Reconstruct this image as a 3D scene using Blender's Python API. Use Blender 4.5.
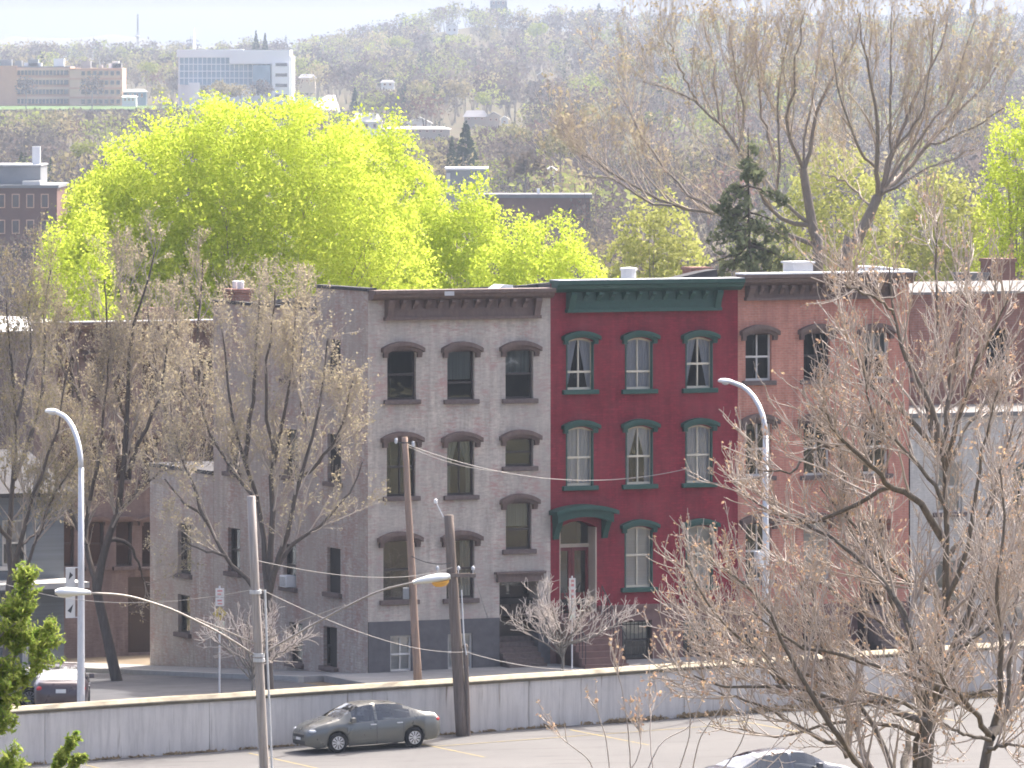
import bpy, bmesh, math, random
import numpy as np
from mathutils import Vector, Matrix

for o in list(bpy.data.objects): bpy.data.objects.remove(o)
scene = bpy.context.scene
col = scene.collection
R = math.radians

# ---------------------------------------------------------------- camera, sky, sun, exposure
F, HOR, CAMZ = 7500.0, 55.0, 20.7          # focal length in pixels, horizon row, eye height above the pavement
cam_d = bpy.data.cameras.new('camera'); cam = bpy.data.objects.new('camera', cam_d); col.objects.link(cam)
cam.location = (0, 0, CAMZ); cam.rotation_euler = (R(90), 0, 0)
cam_d.sensor_width = 36; cam_d.lens = F/1024*36; cam_d.shift_y = -(384-HOR)/1024
cam_d.clip_start = 1; cam_d.clip_end = 40000
scene.camera = cam
SUN_EL, SUN_AZ = 50, 33                    # azimuth clockwise from +Y
world = bpy.data.worlds.new('World'); scene.world = world; world.use_nodes = True
nt = world.node_tree; bg = nt.nodes['Background']
sky = nt.nodes.new('ShaderNodeTexSky'); sky.sky_type = 'NISHITA'; sky.sun_disc = False
sky.sun_elevation = R(SUN_EL); sky.sun_rotation = R(SUN_AZ); sky.air_density = 0.5; sky.dust_density = 7.0; sky.ozone_density = 0.3
nt.links.new(sky.outputs[0], bg.inputs[0]); bg.inputs[1].default_value = 0.15
sd = bpy.data.lights.new('sun', 'SUN'); sun = bpy.data.objects.new('sun', sd); col.objects.link(sun)
sd.energy = 2.0; sd.angle = R(0.5); sd.color = (1.0, 0.95, 0.87)
sv = Vector((math.sin(R(SUN_AZ))*math.cos(R(SUN_EL)), math.cos(R(SUN_AZ))*math.cos(R(SUN_EL)), math.sin(R(SUN_EL))))
sun.rotation_euler = sv.to_track_quat('Z', 'Y').to_euler(); sun.location = (60, 200, 120)
vs = scene.view_settings; vs.view_transform = 'Standard'; vs.look = 'None'; vs.gamma = 1; vs.use_curve_mapping = False
vs.exposure = 2.0
cy = scene.cycles
cy.use_denoising = True; cy.denoising_prefilter = 'ACCURATE'; cy.max_bounces = 6; cy.diffuse_bounces = 3; cy.glossy_bounces = 2; cy.transmission_bounces = 4
cy.transparent_max_bounces = 12; cy.volume_bounces = 0; cy.caustics_reflective = False; cy.caustics_refractive = False
cy.filter_width = 1.8
cy.use_adaptive_sampling = True; cy.adaptive_threshold = 0.012

# ---------------------------------------------------------------- street frame: u along the row of houses, n away from the street
TH = R(24.5); CT, ST = math.cos(TH), math.sin(TH); OX, OY = -4.8, 250.0
def W(u, n, z=0.0): return Vector((OX+u*CT-n*ST, OY+u*ST+n*CT, z))
def UN(x, y): return (x-OX)*CT+(y-OY)*ST, -(x-OX)*ST+(y-OY)*CT
def P(px, py, Y): return Vector(((px-512)*Y/F, Y, CAMZ-(py-HOR)*Y/F))
def FA(px, py, n=0.0):                     # photo measurement on the plane n = const -> (u, z)
    k = (px-512)/F; u = (k*(OY+n*CT)-OX+n*ST)/(CT-k*ST)
    return u, CAMZ-(py-HOR)*(OY+u*ST+n*CT)/F
def SI(px, py, u=0.0):                     # on the plane u = const -> (n, z)
    k = (px-512)/F; n = (OX+u*CT-k*(OY+u*ST))/(ST+k*CT)
    return n, CAMZ-(py-HOR)*(OY+u*ST+n*CT)/F
def street_z(u): return 0.012*max(-60, min(60, u))
def lot_z(u): return -0.84+0.027*max(-60, min(60, u))

# ---------------------------------------------------------------- materials
def newmat(name):
    m = bpy.data.materials.new(name); m.use_nodes = True
    return m, m.node_tree, m.node_tree.nodes['Principled BSDF']
def N_(t, kind, **kw):
    n = t.nodes.new(kind)
    for k, v in kw.items(): setattr(n, k, v)
    return n
def mixc(t, fac, a, b, blend='MIX'):
    m = N_(t, 'ShaderNodeMix', data_type='RGBA', blend_type=blend)
    for sock, v in ((m.inputs[0], fac), (m.inputs[6], a), (m.inputs[7], b)):
        if isinstance(v, (int, float)): sock.default_value = v
        elif isinstance(v, (tuple, list)): sock.default_value = (*v[:3], 1)
        else: t.links.new(v, sock)
    return m.outputs[2]
def noise(t, scale, detail=4, rough=.6, coord='Object', stretch=None):
    tc = N_(t, 'ShaderNodeTexCoord'); n = N_(t, 'ShaderNodeTexNoise'); v = tc.outputs[coord]
    if stretch:
        mp = N_(t, 'ShaderNodeMapping'); mp.inputs['Scale'].default_value = stretch; t.links.new(v, mp.inputs[0]); v = mp.outputs[0]
    n.inputs['Scale'].default_value = scale; n.inputs['Detail'].default_value = detail; n.inputs['Roughness'].default_value = rough
    t.links.new(v, n.inputs['Vector']); return n.outputs[0]
def ramp(t, v, p0, p1):
    r = N_(t, 'ShaderNodeMapRange'); r.inputs[1].default_value = p0; r.inputs[2].default_value = p1
    t.links.new(v, r.inputs[0]); return r.outputs[0]
def bump(t, b, v, strength=.3, dist=.02):
    n = N_(t, 'ShaderNodeBump'); n.inputs['Strength'].default_value = strength; n.inputs['Distance'].default_value = dist
    t.links.new(v, n.inputs['Height']); t.links.new(n.outputs[0], b.inputs['Normal'])
def plain(name, c, rough=.7, var=.25, scale=6, metal=0.0, stretch=None, spec=None, c2=None):
    m, t, b = newmat(name)
    n = ramp(t, noise(t, scale, 5, .65, stretch=stretch), .3, .7)
    c2 = c2 or tuple(x*(1-var) for x in c)
    t.links.new(mixc(t, n, c, c2), b.inputs['Base Color'])
    b.inputs['Roughness'].default_value = rough; b.inputs['Metallic'].default_value = metal
    b.inputs['Specular IOR Level'].default_value = spec if spec is not None else (.08 if rough >= .8 else .5)
    return m
def brick(name, c1, c2, mortar, wear=None, wear_at=(.5, .62), stain=None, axis='xz', scale=1.0):
    """brick courses in metres; wear = colour showing through in worn patches"""
    m, t, b = newmat(name)
    tc = N_(t, 'ShaderNodeTexCoord'); mp = N_(t, 'ShaderNodeMapping')
    if axis == 'xz': mp.inputs['Rotation'].default_value = (R(-90), 0, 0)
    else: mp.inputs['Rotation'].default_value = (R(-90), 0, R(-90))
    sx = N_(t, 'ShaderNodeSeparateXYZ'); cx = N_(t, 'ShaderNodeCombineXYZ')
    t.links.new(tc.outputs['Object'], sx.inputs[0])
    t.links.new(sx.outputs[0 if axis == 'xz' else 1], cx.inputs[0]); t.links.new(sx.outputs[2], cx.inputs[1])
    br = N_(t, 'ShaderNodeTexBrick'); t.links.new(cx.outputs[0], br.inputs['Vector'])
    br.inputs['Scale'].default_value = 1; br.inputs['Brick Width'].default_value = .23*scale; br.inputs['Row Height'].default_value = .085*scale
    br.inputs['Mortar Size'].default_value = .011*scale; br.inputs['Mortar Smooth'].default_value = .3; br.inputs['Bias'].default_value = 0
    br.inputs['Color1'].default_value = (*c1, 1); br.inputs['Color2'].default_value = (*c2, 1); br.inputs['Mortar'].default_value = (*mortar, 1)
    c = mixc(t, .32, br.outputs[0], ramp(t, noise(t, 14, 4, .7, stretch=(.45, .45, 1.4)), .2, .8), 'OVERLAY')
    c = mixc(t, .40, c, ramp(t, noise(t, 2.2, 5, .7, stretch=(1.6, 1.6, .22)), .25, .75), 'OVERLAY')
    if wear:
        n1 = noise(t, .9, 6, .7); n2 = noise(t, 9, 3, .6, stretch=(.35, .35, 1.6))
        a = N_(t, 'ShaderNodeMath', operation='MULTIPLY_ADD'); a.inputs[1].default_value = .45
        t.links.new(n2, a.inputs[0]); s2 = N_(t, 'ShaderNodeMath', operation='MULTIPLY'); s2.inputs[1].default_value = .6
        t.links.new(n1, s2.inputs[0]); t.links.new(s2.outputs[0], a.inputs[2])
        c = mixc(t, ramp(t, a.outputs[0], *wear_at), c, wear)
    n3 = ramp(t, noise(t, .55, 6, .65, stretch=(1, 1, .35)), .35, .75)
    c = mixc(t, n3, c, stain or tuple(x*.8 for x in c1))
    t.links.new(c, b.inputs['Base Color']); b.inputs['Roughness'].default_value = .9; b.inputs['Specular IOR Level'].default_value = .2
    bump(t, b, br.outputs['Fac'], -.25, .01)
    return m
def leafmat(name, c1, c2, trans=.5):
    m, t, b = newmat(name); t.nodes.remove(b); out = t.nodes['Material Output']
    g = N_(t, 'ShaderNodeNewGeometry'); c = mixc(t, g.outputs['Random Per Island'], c1, c2)
    d = N_(t, 'ShaderNodeBsdfDiffuse'); tr = N_(t, 'ShaderNodeBsdfTranslucent'); mx = N_(t, 'ShaderNodeMixShader')
    mx.inputs[0].default_value = trans
    t.links.new(c, d.inputs[0]); t.links.new(c, tr.inputs[0]); t.links.new(d.outputs[0], mx.inputs[1]); t.links.new(tr.outputs[0], mx.inputs[2])
    t.links.new(mx.outputs[0], out.inputs[0]); return m
def tintmat(name, trans=.4):               # each tree keeps its own leaf or twig colour in a face attribute
    m, t, b = newmat(name); t.nodes.remove(b); out = t.nodes['Material Output']
    a = N_(t, 'ShaderNodeAttribute', attribute_name='tint'); g = N_(t, 'ShaderNodeNewGeometry')
    r = N_(t, 'ShaderNodeMapRange'); r.inputs[3].default_value = .86; r.inputs[4].default_value = 1.14
    t.links.new(g.outputs['Random Per Island'], r.inputs[0])
    c = mixc(t, 1.0, a.outputs[0], r.outputs[0], 'MULTIPLY')
    d = N_(t, 'ShaderNodeBsdfDiffuse'); tr = N_(t, 'ShaderNodeBsdfTranslucent'); mx = N_(t, 'ShaderNodeMixShader')
    mx.inputs[0].default_value = trans
    t.links.new(c, d.inputs[0]); t.links.new(c, tr.inputs[0]); t.links.new(d.outputs[0], mx.inputs[1]); t.links.new(tr.outputs[0], mx.inputs[2])
    t.links.new(mx.outputs[0], out.inputs[0]); return m
def glassmat(name, base=(.02, .025, .03), alpha=.12):
    """clear pane: reflects by angle, otherwise lets the room behind show, dimmed by the alpha tint"""
    m, t, b = newmat(name); out = t.nodes['Material Output']; t.nodes.remove(b)
    g = N_(t, 'ShaderNodeBsdfGlossy'); g.inputs['Roughness'].default_value = .03; g.inputs[0].default_value = (.9, .93, .95, 1)
    tr = N_(t, 'ShaderNodeBsdfTransparent'); tr.inputs[0].default_value = (1-alpha, 1-alpha*.95, 1-alpha*.9, 1)
    fr = N_(t, 'ShaderNodeFresnel'); fr.inputs[0].default_value = 1.55; mx = N_(t, 'ShaderNodeMixShader')
    w = noise(t, 1.3, 2); n = N_(t, 'ShaderNodeBump'); n.inputs['Strength'].default_value = .10; n.inputs['Distance'].default_value = .05
    t.links.new(w, n.inputs['Height']); t.links.new(n.outputs[0], g.inputs['Normal'])
    a = N_(t, 'ShaderNodeMath', operation='MULTIPLY_ADD'); a.inputs[1].default_value = 1.4; a.inputs[2].default_value = .05
    t.links.new(fr.outputs[0], a.inputs[0]); t.links.new(a.outputs[0], mx.inputs[0]); t.links.new(tr.outputs[0], mx.inputs[1]); t.links.new(g.outputs[0], mx.inputs[2]); t.links.new(mx.outputs[0], out.inputs[0])
    return m

# ---------------------------------------------------------------- object helpers
def tag(o, label=None, cat=None, group=None, kind=None):
    if label: o['label'] = label
    if cat: o['category'] = cat
    if group: o['group'] = group
    if kind: o['kind'] = kind
    return o
def thing(name, label, cat, loc=(0, 0, 0), rz=0.0, group=None):
    o = bpy.data.objects.new(name, None); col.objects.link(o); o.location = loc; o.rotation_euler = (0, 0, rz)
    o.empty_display_size = .2
    return tag(o, label, cat, group)
def copy_tree(o, parent=None):
    c = o.copy(); col.objects.link(c); c.parent = parent
    for ch in list(o.children): copy_tree(ch, c)
    return c
class MB:
    """collects shapes for ONE mesh object"""
    def __init__(s): s.v = []; s.f = []; s.mi = []; s.cur = 0
    def add(s, vs, fs):
        b = len(s.v); s.v += [tuple(p) for p in vs]; s.f += [tuple(b+i for i in f) for f in fs]; s.mi += [s.cur]*len(fs); return s
    def quad(s, a, b, c, d): return s.add([a, b, c, d], [(0, 1, 2, 3)])
    def box(s, x0, x1, y0, y1, z0, z1):
        return s.add([(x0,y0,z0),(x1,y0,z0),(x1,y1,z0),(x0,y1,z0),(x0,y0,z1),(x1,y0,z1),(x1,y1,z1),(x0,y1,z1)],
                     [(0,3,2,1),(4,5,6,7),(0,1,5,4),(1,2,6,5),(2,3,7,6),(3,0,4,7)])
    def prism(s, poly, a, b, axis='y'):
        """poly: list of 2D points (counter-clockwise), extruded from a to b along axis"""
        n = len(poly)
        def p3(q, t): return (q[0], t, q[1]) if axis == 'y' else (t, q[0], q[1]) if axis == 'x' else (q[0], q[1], t)
        vs = [p3(q, a) for q in poly]+[p3(q, b) for q in poly]
        fs = [tuple(range(n)), tuple(range(2*n-1, n-1, -1))]+[(i, i+n, (i+1) % n+n, (i+1) % n) for i in range(n)]
        return s.add(vs, fs)
    def tube(s, pts, rad, k=8, caps=True):
        pts = [Vector(p) for p in pts]
        if isinstance(rad, (int, float)): rad = [rad]*len(pts)
        vs = []; fs = []; n = len(pts); up = None
        for i, p in enumerate(pts):
            d = (pts[min(i+1, n-1)]-pts[max(i-1, 0)]).normalized()
            if up is None: up = Vector((0, 0, 1)) if abs(d.z) < .9 else Vector((0, 1, 0))
            a = d.cross(up).normalized(); up2 = a.cross(d).normalized(); up = up2
            for j in range(k):
                t = 2*math.pi*j/k; vs.append(p+(a*math.cos(t)+up2*math.sin(t))*rad[i])
        for i in range(n-1):
            for j in range(k): fs.append((i*k+j, i*k+(j+1) % k, (i+1)*k+(j+1) % k, (i+1)*k+j))
        if caps: fs += [tuple(range(k-1, -1, -1)), tuple(range((n-1)*k, n*k))]
        return s.add(vs, fs)
    def lathe(s, prof, k=16, loc=(0, 0, 0)):
        pts = []; fs = []
        for (r, z) in prof:
            for j in range(k): t = 2*math.pi*j/k; pts.append((loc[0]+r*math.cos(t), loc[1]+r*math.sin(t), loc[2]+z))
        n = len(prof)
        for i in range(n-1):
            for j in range(k): fs.append((i*k+j, i*k+(j+1) % k, (i+1)*k+(j+1) % k, (i+1)*k+j))
        fs += [tuple(range(k-1, -1, -1)), tuple(range((n-1)*k, n*k))]
        return s.add(pts, fs)
    def build(s, name, mats, parent=None, smooth=False, bev=0.0):
        me = bpy.data.meshes.new(name); me.from_pydata(s.v, [], s.f); me.update()
        if not isinstance(mats, (list, tuple)): mats = [mats]
        for m in mats: me.materials.append(m)
        if len(mats) > 1: me.polygons.foreach_set('material_index', s.mi)
        if smooth: me.polygons.foreach_set('use_smooth', [True]*len(me.polygons))
        o = bpy.data.objects.new(name, me); col.objects.link(o)
        if parent: o.parent = parent
        if bev:
            md = o.modifiers.new('bevel', 'BEVEL'); md.width = bev; md.segments = 2; md.limit_method = 'ANGLE'
        return o
def np_obj(name, V, Q, mat, parent=None, smooth=False, tint=None):
    """mesh from numpy arrays, Q = (n,4) quads"""
    me = bpy.data.meshes.new(name); V = np.asarray(V, np.float32); Q = np.asarray(Q, np.int32)
    me.vertices.add(len(V)); me.vertices.foreach_set('co', V.ravel())
    me.loops.add(Q.size); me.loops.foreach_set('vertex_index', Q.ravel())
    me.polygons.add(len(Q)); me.polygons.foreach_set('loop_start', np.arange(0, Q.size, 4, dtype=np.int32))
    me.polygons.foreach_set('loop_total', np.full(len(Q), 4, np.int32))
    if smooth: me.polygons.foreach_set('use_smooth', np.ones(len(Q), bool))
    me.materials.append(mat); me.update(calc_edges=True)
    if tint is not None:
        a = me.attributes.new('tint', 'FLOAT_COLOR', 'FACE'); a.data.foreach_set('color', np.c_[tint, np.ones(len(tint))].astype(np.float32).ravel())
    o = bpy.data.objects.new(name, me); col.objects.link(o)
    if parent: o.parent = parent
    return o

# ---------------------------------------------------------------- material library
M = {}
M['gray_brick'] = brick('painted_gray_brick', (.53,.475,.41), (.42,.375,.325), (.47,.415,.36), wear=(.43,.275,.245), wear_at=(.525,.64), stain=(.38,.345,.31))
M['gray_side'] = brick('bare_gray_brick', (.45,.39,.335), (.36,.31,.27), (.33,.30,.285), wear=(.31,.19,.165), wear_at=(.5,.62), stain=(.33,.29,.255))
M['gray_base'] = plain('dark_gray_masonry_paint', (.145,.14,.145), .85, .25, 3)
M['red_brick'] = brick('painted_red_brick', (.235,.022,.038), (.165,.016,.028), (.16,.018,.028), stain=(.25,.045,.055))
M['red_base'] = plain('brownstone', (.22,.14,.125), .9, .25, 3)
M['salmon_brick'] = brick('salmon_brick', (.52,.235,.165), (.44,.19,.13), (.45,.29,.235), stain=(.40,.185,.145))
M['dull_brick'] = brick('dull_brown_brick', (.29,.15,.12), (.22,.11,.09), (.25,.19,.17), stain=(.19,.11,.09))
M['left_brick'] = brick('weathered_red_brick', (.225,.17,.148), (.18,.137,.12), (.21,.17,.155), stain=(.14,.105,.095))
M['white_brick'] = brick('white_painted_brick', (.52,.50,.455), (.46,.44,.40), (.45,.43,.39), wear=(.40,.25,.21), wear_at=(.58,.66), stain=(.40,.385,.36))
M['brown_trim'] = plain('brown_painted_trim', (.165,.115,.098), .75, .35, 9, stretch=(1,1,.3))
M['brown_stone'] = plain('brown_sill_stone', (.17,.135,.125), .9, .3, 8)
M['green_trim'] = plain('dark_green_paint', (.018,.076,.058), .55, .25, 9)
M['cream'] = plain('cream_painted_wood', (.66,.60,.47), .5, .1, 12)
M['beige'] = plain('beige_painted_wood', (.50,.42,.33), .6, .1, 12)
M['dark_sash'] = plain('dark_brown_sash', (.045,.035,.032), .5, .2, 12)
M['white_sash'] = plain('off_white_sash', (.6,.58,.54), .5, .1, 12)
M['door_red'] = plain('oxblood_door_paint', (.15,.015,.02), .4, .1, 10)
M['door_dark'] = plain('dark_door_paint', (.05,.035,.03), .4, .1, 10)
M['glass'] = glassmat('window_glass', (.02,.025,.03), .2)
M['dark_glass'] = glassmat('dim_door_glass', (.02,.025,.03), .8)
M['curtain'] = plain('white_curtain', (.84,.85,.89), .9, .22, 9, stretch=(5,1,.05))
M['blind'] = plain('cream_blind', (.78,.77,.72), .9, .2, 14, stretch=(.05,1,3))
M['dim_curtain'] = plain('gray_green_curtain', (.30,.33,.30), .9, .4, 9, stretch=(5,1,.05))
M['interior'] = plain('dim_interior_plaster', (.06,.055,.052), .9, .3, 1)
M['roof'] = plain('gray_roof_membrane', (.22,.215,.21), .8, .25, 2)
M['roof_dark'] = plain('tar_roof', (.07,.07,.075), .8, .3, 2)
M['flashing'] = plain('galvanised_flashing', (.55,.56,.58), .4, .15, 5, metal=.3)
M['metal_white'] = plain('white_metal', (.75,.76,.77), .4, .1, 5)
M['iron'] = plain('black_iron', (.025,.025,.028), .5, .2, 10)
M['concrete'] = None
m, t, b = newmat('stained_concrete')
n1 = ramp(t, noise(t, 1.6, 6, .7, stretch=(2.2, 1, .18)), .45, .72); n2 = ramp(t, noise(t, .5, 5, .6), .35, .7); n3 = noise(t, 30, 3, .6)
c = mixc(t, n2, (.62,.585,.54), (.51,.48,.45)); c = mixc(t, n1, c, (.40,.375,.35)); c = mixc(t, .12, c, n3, 'OVERLAY')
n4 = ramp(t, noise(t, 3.2, 4, .6, stretch=(1.2, 1, .07)), .60, .69); c = mixc(t, n4, c, (.25,.215,.175))
t.links.new(c, b.inputs['Base Color']); b.inputs['Roughness'].default_value = .92; b.inputs['Specular IOR Level'].default_value = .1; bump(t, b, n3, .2, .01); M['concrete'] = m
M['coping'] = plain('pale_weathered_coping', (.44,.39,.29), .9, .35, 2.5)
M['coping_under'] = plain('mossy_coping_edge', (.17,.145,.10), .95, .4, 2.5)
m, t, b = newmat('worn_asphalt')
a1 = ramp(t, noise(t, .22, 6, .65), .3, .7); a2 = noise(t, 40, 3, .6); a3 = ramp(t, noise(t, 1.2, 5, .7, stretch=(.25, 1.6, 1)), .56, .62)
c = mixc(t, a1, (.14,.137,.134), (.115,.113,.112)); c = mixc(t, a3, c, (.105,.102,.10)); c = mixc(t, .25, c, a2, 'OVERLAY')
t.links.new(c, b.inputs['Base Color']); b.inputs['Roughness'].default_value = .95; b.inputs['Specular IOR Level'].default_value = .06; bump(t, b, a2, .3, .01); M['asphalt'] = m
M['road'] = plain('street_asphalt', (.12,.12,.125), .95, .3, 1.2, spec=.08)
M['sidewalk'] = plain('sidewalk_concrete', (.30,.295,.285), .95, .25, 1.5, spec=.1)
M['kerb'] = plain('kerb_stone', (.40,.39,.37), .9, .2, 3)
M['yellow_line'] = plain('worn_yellow_paint', (.30,.235,.085), .85, .5, 5, c2=(.18,.165,.13))
M['dirt'] = plain('bare_earth', (.20,.16,.11), .95, .35, 1.1)
m, t, b = newmat('spring_grass_and_leaf_litter')
g1 = ramp(t, noise(t, .03, 6, .65), .38, .62); g2 = ramp(t, noise(t, .9, 5, .7), .3, .7)
c = mixc(t, g1, (.09,.075,.055), (.065,.078,.038)); c = mixc(t, g2, c, (.115,.095,.072))
t.links.new(c, b.inputs['Base Color']); b.inputs['Roughness'].default_value = 1.0; b.inputs['Specular IOR Level'].default_value = 0; M['terrain'] = m
M['lawn'] = plain('lawn_grass', (.085,.14,.04), .95, .3, .05)
M['pale_road'] = plain('far_road', (.36,.35,.34), .9, .1, .05)
M['tan_facade'] = plain('tan_masonry', (.60,.33,.21), .85, .12, .3)
M['tan_band'] = plain('pale_tan_band', (.68,.46,.33), .85, .12, .3)
M['far_glass'] = plain('blue_window_glass', (.22,.33,.42), .15, .3, .25)
M['far_dark'] = plain('dark_window_band', (.12,.10,.10), .25, .3, .4)
M['far_white'] = plain('white_panel', (.72,.73,.74), .7, .06, .3)
M['factory_brick'] = plain('factory_brick', (.20,.12,.10), .9, .25, .4)
M['factory_gray'] = plain('factory_gray_panel', (.26,.27,.28), .8, .2, .4)
M['house_white'] = plain('white_siding', (.70,.70,.69), .8, .08, 1)
M['house_tan'] = plain('tan_siding', (.42,.35,.28), .8, .1, 1)
M['shingle'] = plain('gray_shingles', (.20,.20,.215), .85, .2, 1)
M['shingle_pale'] = plain('pale_roofing', (.58,.58,.57), .8, .1, 1)
M['clapboard'] = plain('blue_gray_clapboard', (.20,.22,.245), .8, .25, 1.2, stretch=(.1,.1,9))
M['pole_wood'] = plain('weathered_pole_wood', (.47,.43,.40), .9, .5, 9, stretch=(3,3,.12))
M['pole_brown'] = plain('brown_pole_wood', (.22,.18,.155), .9, .5, 9, stretch=(3,3,.12))
M['pole_tan'] = plain('tan_pole_wood', (.34,.25,.20), .9, .3, 5, stretch=(3,3,.25))
M['galv'] = plain('galvanised_steel', (.58,.60,.63), .45, .12, 4, metal=.35)
M['arm_steel'] = plain('weathered_arm_steel', (.36,.33,.30), .5, .15, 4, metal=.3)
M['lamp_white'] = plain('lamp_housing_paint', (.70,.72,.72), .4, .08, 4)
M['amber'] = plain('amber_lens', (.75,.42,.10), .25, .15, 4)
M['wire'] = plain('pale_service_cable', (.24,.23,.22), .5, .1, 3)
M['wire_dark'] = plain('black_cable', (.06,.06,.06), .6, .1, 3)

# ---------------------------------------------------------------- the ground
SKY_X = [-400, 0, 150, 300, 345, 400, 440, 470, 520, 560, 640, 700, 850, 1024, 1500]
SKY_Y = [44, 43, 44, 41, 33, 19, 10, 3, 7, 9, 10, 13, 15, 9, 12]
def terrain_np(X, Y):
    X = np.asarray(X, float); Y = np.asarray(Y, float)
    u = np.clip((X-OX)*CT+(Y-OY)*ST, -60, 60); n = -(X-OX)*ST+(Y-OY)*CT
    hill = -1.35+20.2*np.clip(1-np.clip(Y, 0, 195)/195, 0, 1)**2
    base = np.interp(Y, [195, 310, 430, 900, 1500, 1900, 2050, 2350, 2500], [-1.15, -2.6, -9, -11, -9, -1.5, -.4, 3.5, 4.8])
    w = np.clip((Y-190)/25, 0, 1)*np.clip((400-Y)/80, 0, 1)
    base = base+w*(.0288*u-.085*np.clip(n+6, 0, 45)+.15)
    px = 512+F*X/np.maximum(Y, 300)
    zr = CAMZ+(HOR-np.interp(px, SKY_X, SKY_Y))*3800/F-11
    s = np.clip((Y-2450)/1350, 0, 1); s = s*s*(3-2*s)*.35+s*.65
    base = base*(1-s)+zr*s
    base = base-np.clip((Y-3900)/1500, 0, 1)*25
    far = 36+6*np.sin(px*.021)+4*np.sin(px*.055+1); far = np.where(px < 330, far, 8)
    f = np.clip((Y-6200)/1800, 0, 1); base = base*(1-f)+far*f
    base = base-np.clip((Y-8200)/1500, 0, 1)*30
    base = base+np.clip((Y-430)/400, 0, 1)*(.8*np.sin(X*.021+Y*.006)+.6*np.sin(X*.05-Y*.011))*np.clip((2400-Y)/300, .3, 1)
    return np.where(Y < 195, hill, base)
def terrain(x, y): return float(terrain_np(x, y))
ys = np.unique(np.r_[np.linspace(-120, 420, 100), np.geomspace(420, 9700, 110)]); ts = np.linspace(-1, 1, 141)
Yg = np.repeat(ys, len(ts)); Xg = np.tile(ts, len(ys))*(90+.30*np.maximum(Yg, 0)); Zg = terrain_np(Xg, Yg)
nc = len(ts); ii = (np.arange(len(ys)-1)[:, None]*nc+np.arange(nc-1)[None]).ravel()
tag(np_obj('terrain', np.c_[Xg, Yg, Zg], np.c_[ii, ii+1, ii+nc+1, ii+nc], M['terrain'], smooth=True), kind='structure')

def S(u, n): return street_z(u)-.06*max(0.0, min(45.0, n))
def sheet(name, u0, u1, n0, n1, fn, dz, mat, nu=16, nn=8):
    mb = MB(); vs = [W(u0+(u1-u0)*i/nu, n0+(n1-n0)*j/nn) for j in range(nn+1) for i in range(nu+1)]
    for k, v in enumerate(vs):
        i, j = k % (nu+1), k//(nu+1); v.z = fn(u0+(u1-u0)*i/nu, n0+(n1-n0)*j/nn)+dz
    mb.add(vs, [(j*(nu+1)+i, j*(nu+1)+i+1, (j+1)*(nu+1)+i+1, (j+1)*(nu+1)+i) for j in range(nn) for i in range(nu)])
    return tag(mb.build(name, mat), kind='structure')
sheet('ground', -60, 60, -11.55, 60, S, -.10, M['dirt'], 30, 24)
sheet('road', -60, 60, -11.5, -4.2, S, -.02, M['road'], 30, 4)
sheet('side_road', -13.5, -2.6, -4.1, 46, S, -.05, M['road'], 6, 20)
def slab(name, u0, u1, n0, n1, top, mat, parent=None):
    mb = MB(); g = 14; pts = []
    for i in range(g+1):
        u = u0+(u1-u0)*i/g
        for n in (n0, n1): pts += [W(u, n, S(u, n)-.3), W(u, n, S(u, n)+top)]
    fs = []
    for i in range(g):
        a = i*4; b = a+4
        fs += [(a+1, b+1, b+3, a+3), (a, b, b+1, a+1), (a+2, a+3, b+3, b+2)]
    fs += [(0, 1, 3, 2), (g*4, g*4+2, g*4+3, g*4+1)]
    mb.add(pts, fs); return tag(mb.build(name, mat), kind='structure')
slab('sidewalk', -1.6, 60, -3.9, 0.02, .10, M['sidewalk']); slab('kerb', -1.6, 60, -4.15, -3.9, .115, M['kerb'])
slab('sidewalk', -60, -14.6, -3.9, -1.4, .10, M['sidewalk']); slab('kerb', -60, -14.6, -4.15, -3.9, .115, M['kerb'])
slab('sidewalk', -2.3, -.02, .05, 40, .09, M['sidewalk']); slab('kerb', -2.5, -2.3, .05, 40, .105, M['kerb'])
slab('sidewalk', -16.2, -13.7, -1.3, 40, .09, M['sidewalk'])
LZ = lambda u, n: -.80+.0288*max(-60, min(60, u))
sheet('parking_lot', -60, 60, -42, -12.02, LZ, 0, M['asphalt'], 30, 6)
for u0 in (-15.2, -9.75, -4.3, 1.3, 6.8, 12.3):      # worn stall lines, square to the wall
    sheet('parking_line', u0-.05, u0+.05, -19, -13.2, LZ, .005, M['yellow_line'], 1, 6)
sheet('parking_line', -4.2, 6.5, -15.15, -15.05, LZ, .009, M['yellow_line'], 6, 1)

# ---------------------------------------------------------------- retaining wall
rw = thing('retaining_wall', 'long stained concrete retaining wall with a pale coping along the parking lot', 'wall', W(0, -12, 0), TH)
zt = lambda u: .893+.0249*u
edges = [-60, -46, -33, -27.2, -21.6, -16.1, -10.6, -5.05, .4, 5.9, 11.4, 17, 22.6, 34, 46, 60]
for a, b in zip(edges[:-1], edges[1:]):
    a += .005; b -= .005; mb = MB()
    mb.add([(a,0,LZ(a,0)-.5),(b,0,LZ(b,0)-.5),(b,.3,LZ(b,0)-.5),(a,.3,LZ(a,0)-.5),(a,0,zt(a)-.17),(b,0,zt(b)-.17),(b,.3,zt(b)-.17),(a,.3,zt(a)-.17)],
           [(0,3,2,1),(4,5,6,7),(0,1,5,4),(1,2,6,5),(2,3,7,6),(3,0,4,7)]); mb.build('wall_panel', M['concrete'], rw, bev=.012)
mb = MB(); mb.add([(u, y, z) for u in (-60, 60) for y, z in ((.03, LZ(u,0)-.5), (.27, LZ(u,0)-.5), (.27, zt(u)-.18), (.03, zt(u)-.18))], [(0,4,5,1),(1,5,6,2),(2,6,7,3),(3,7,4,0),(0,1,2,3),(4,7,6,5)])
mb.build('wall_core', M['coping_under'], rw)
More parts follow.
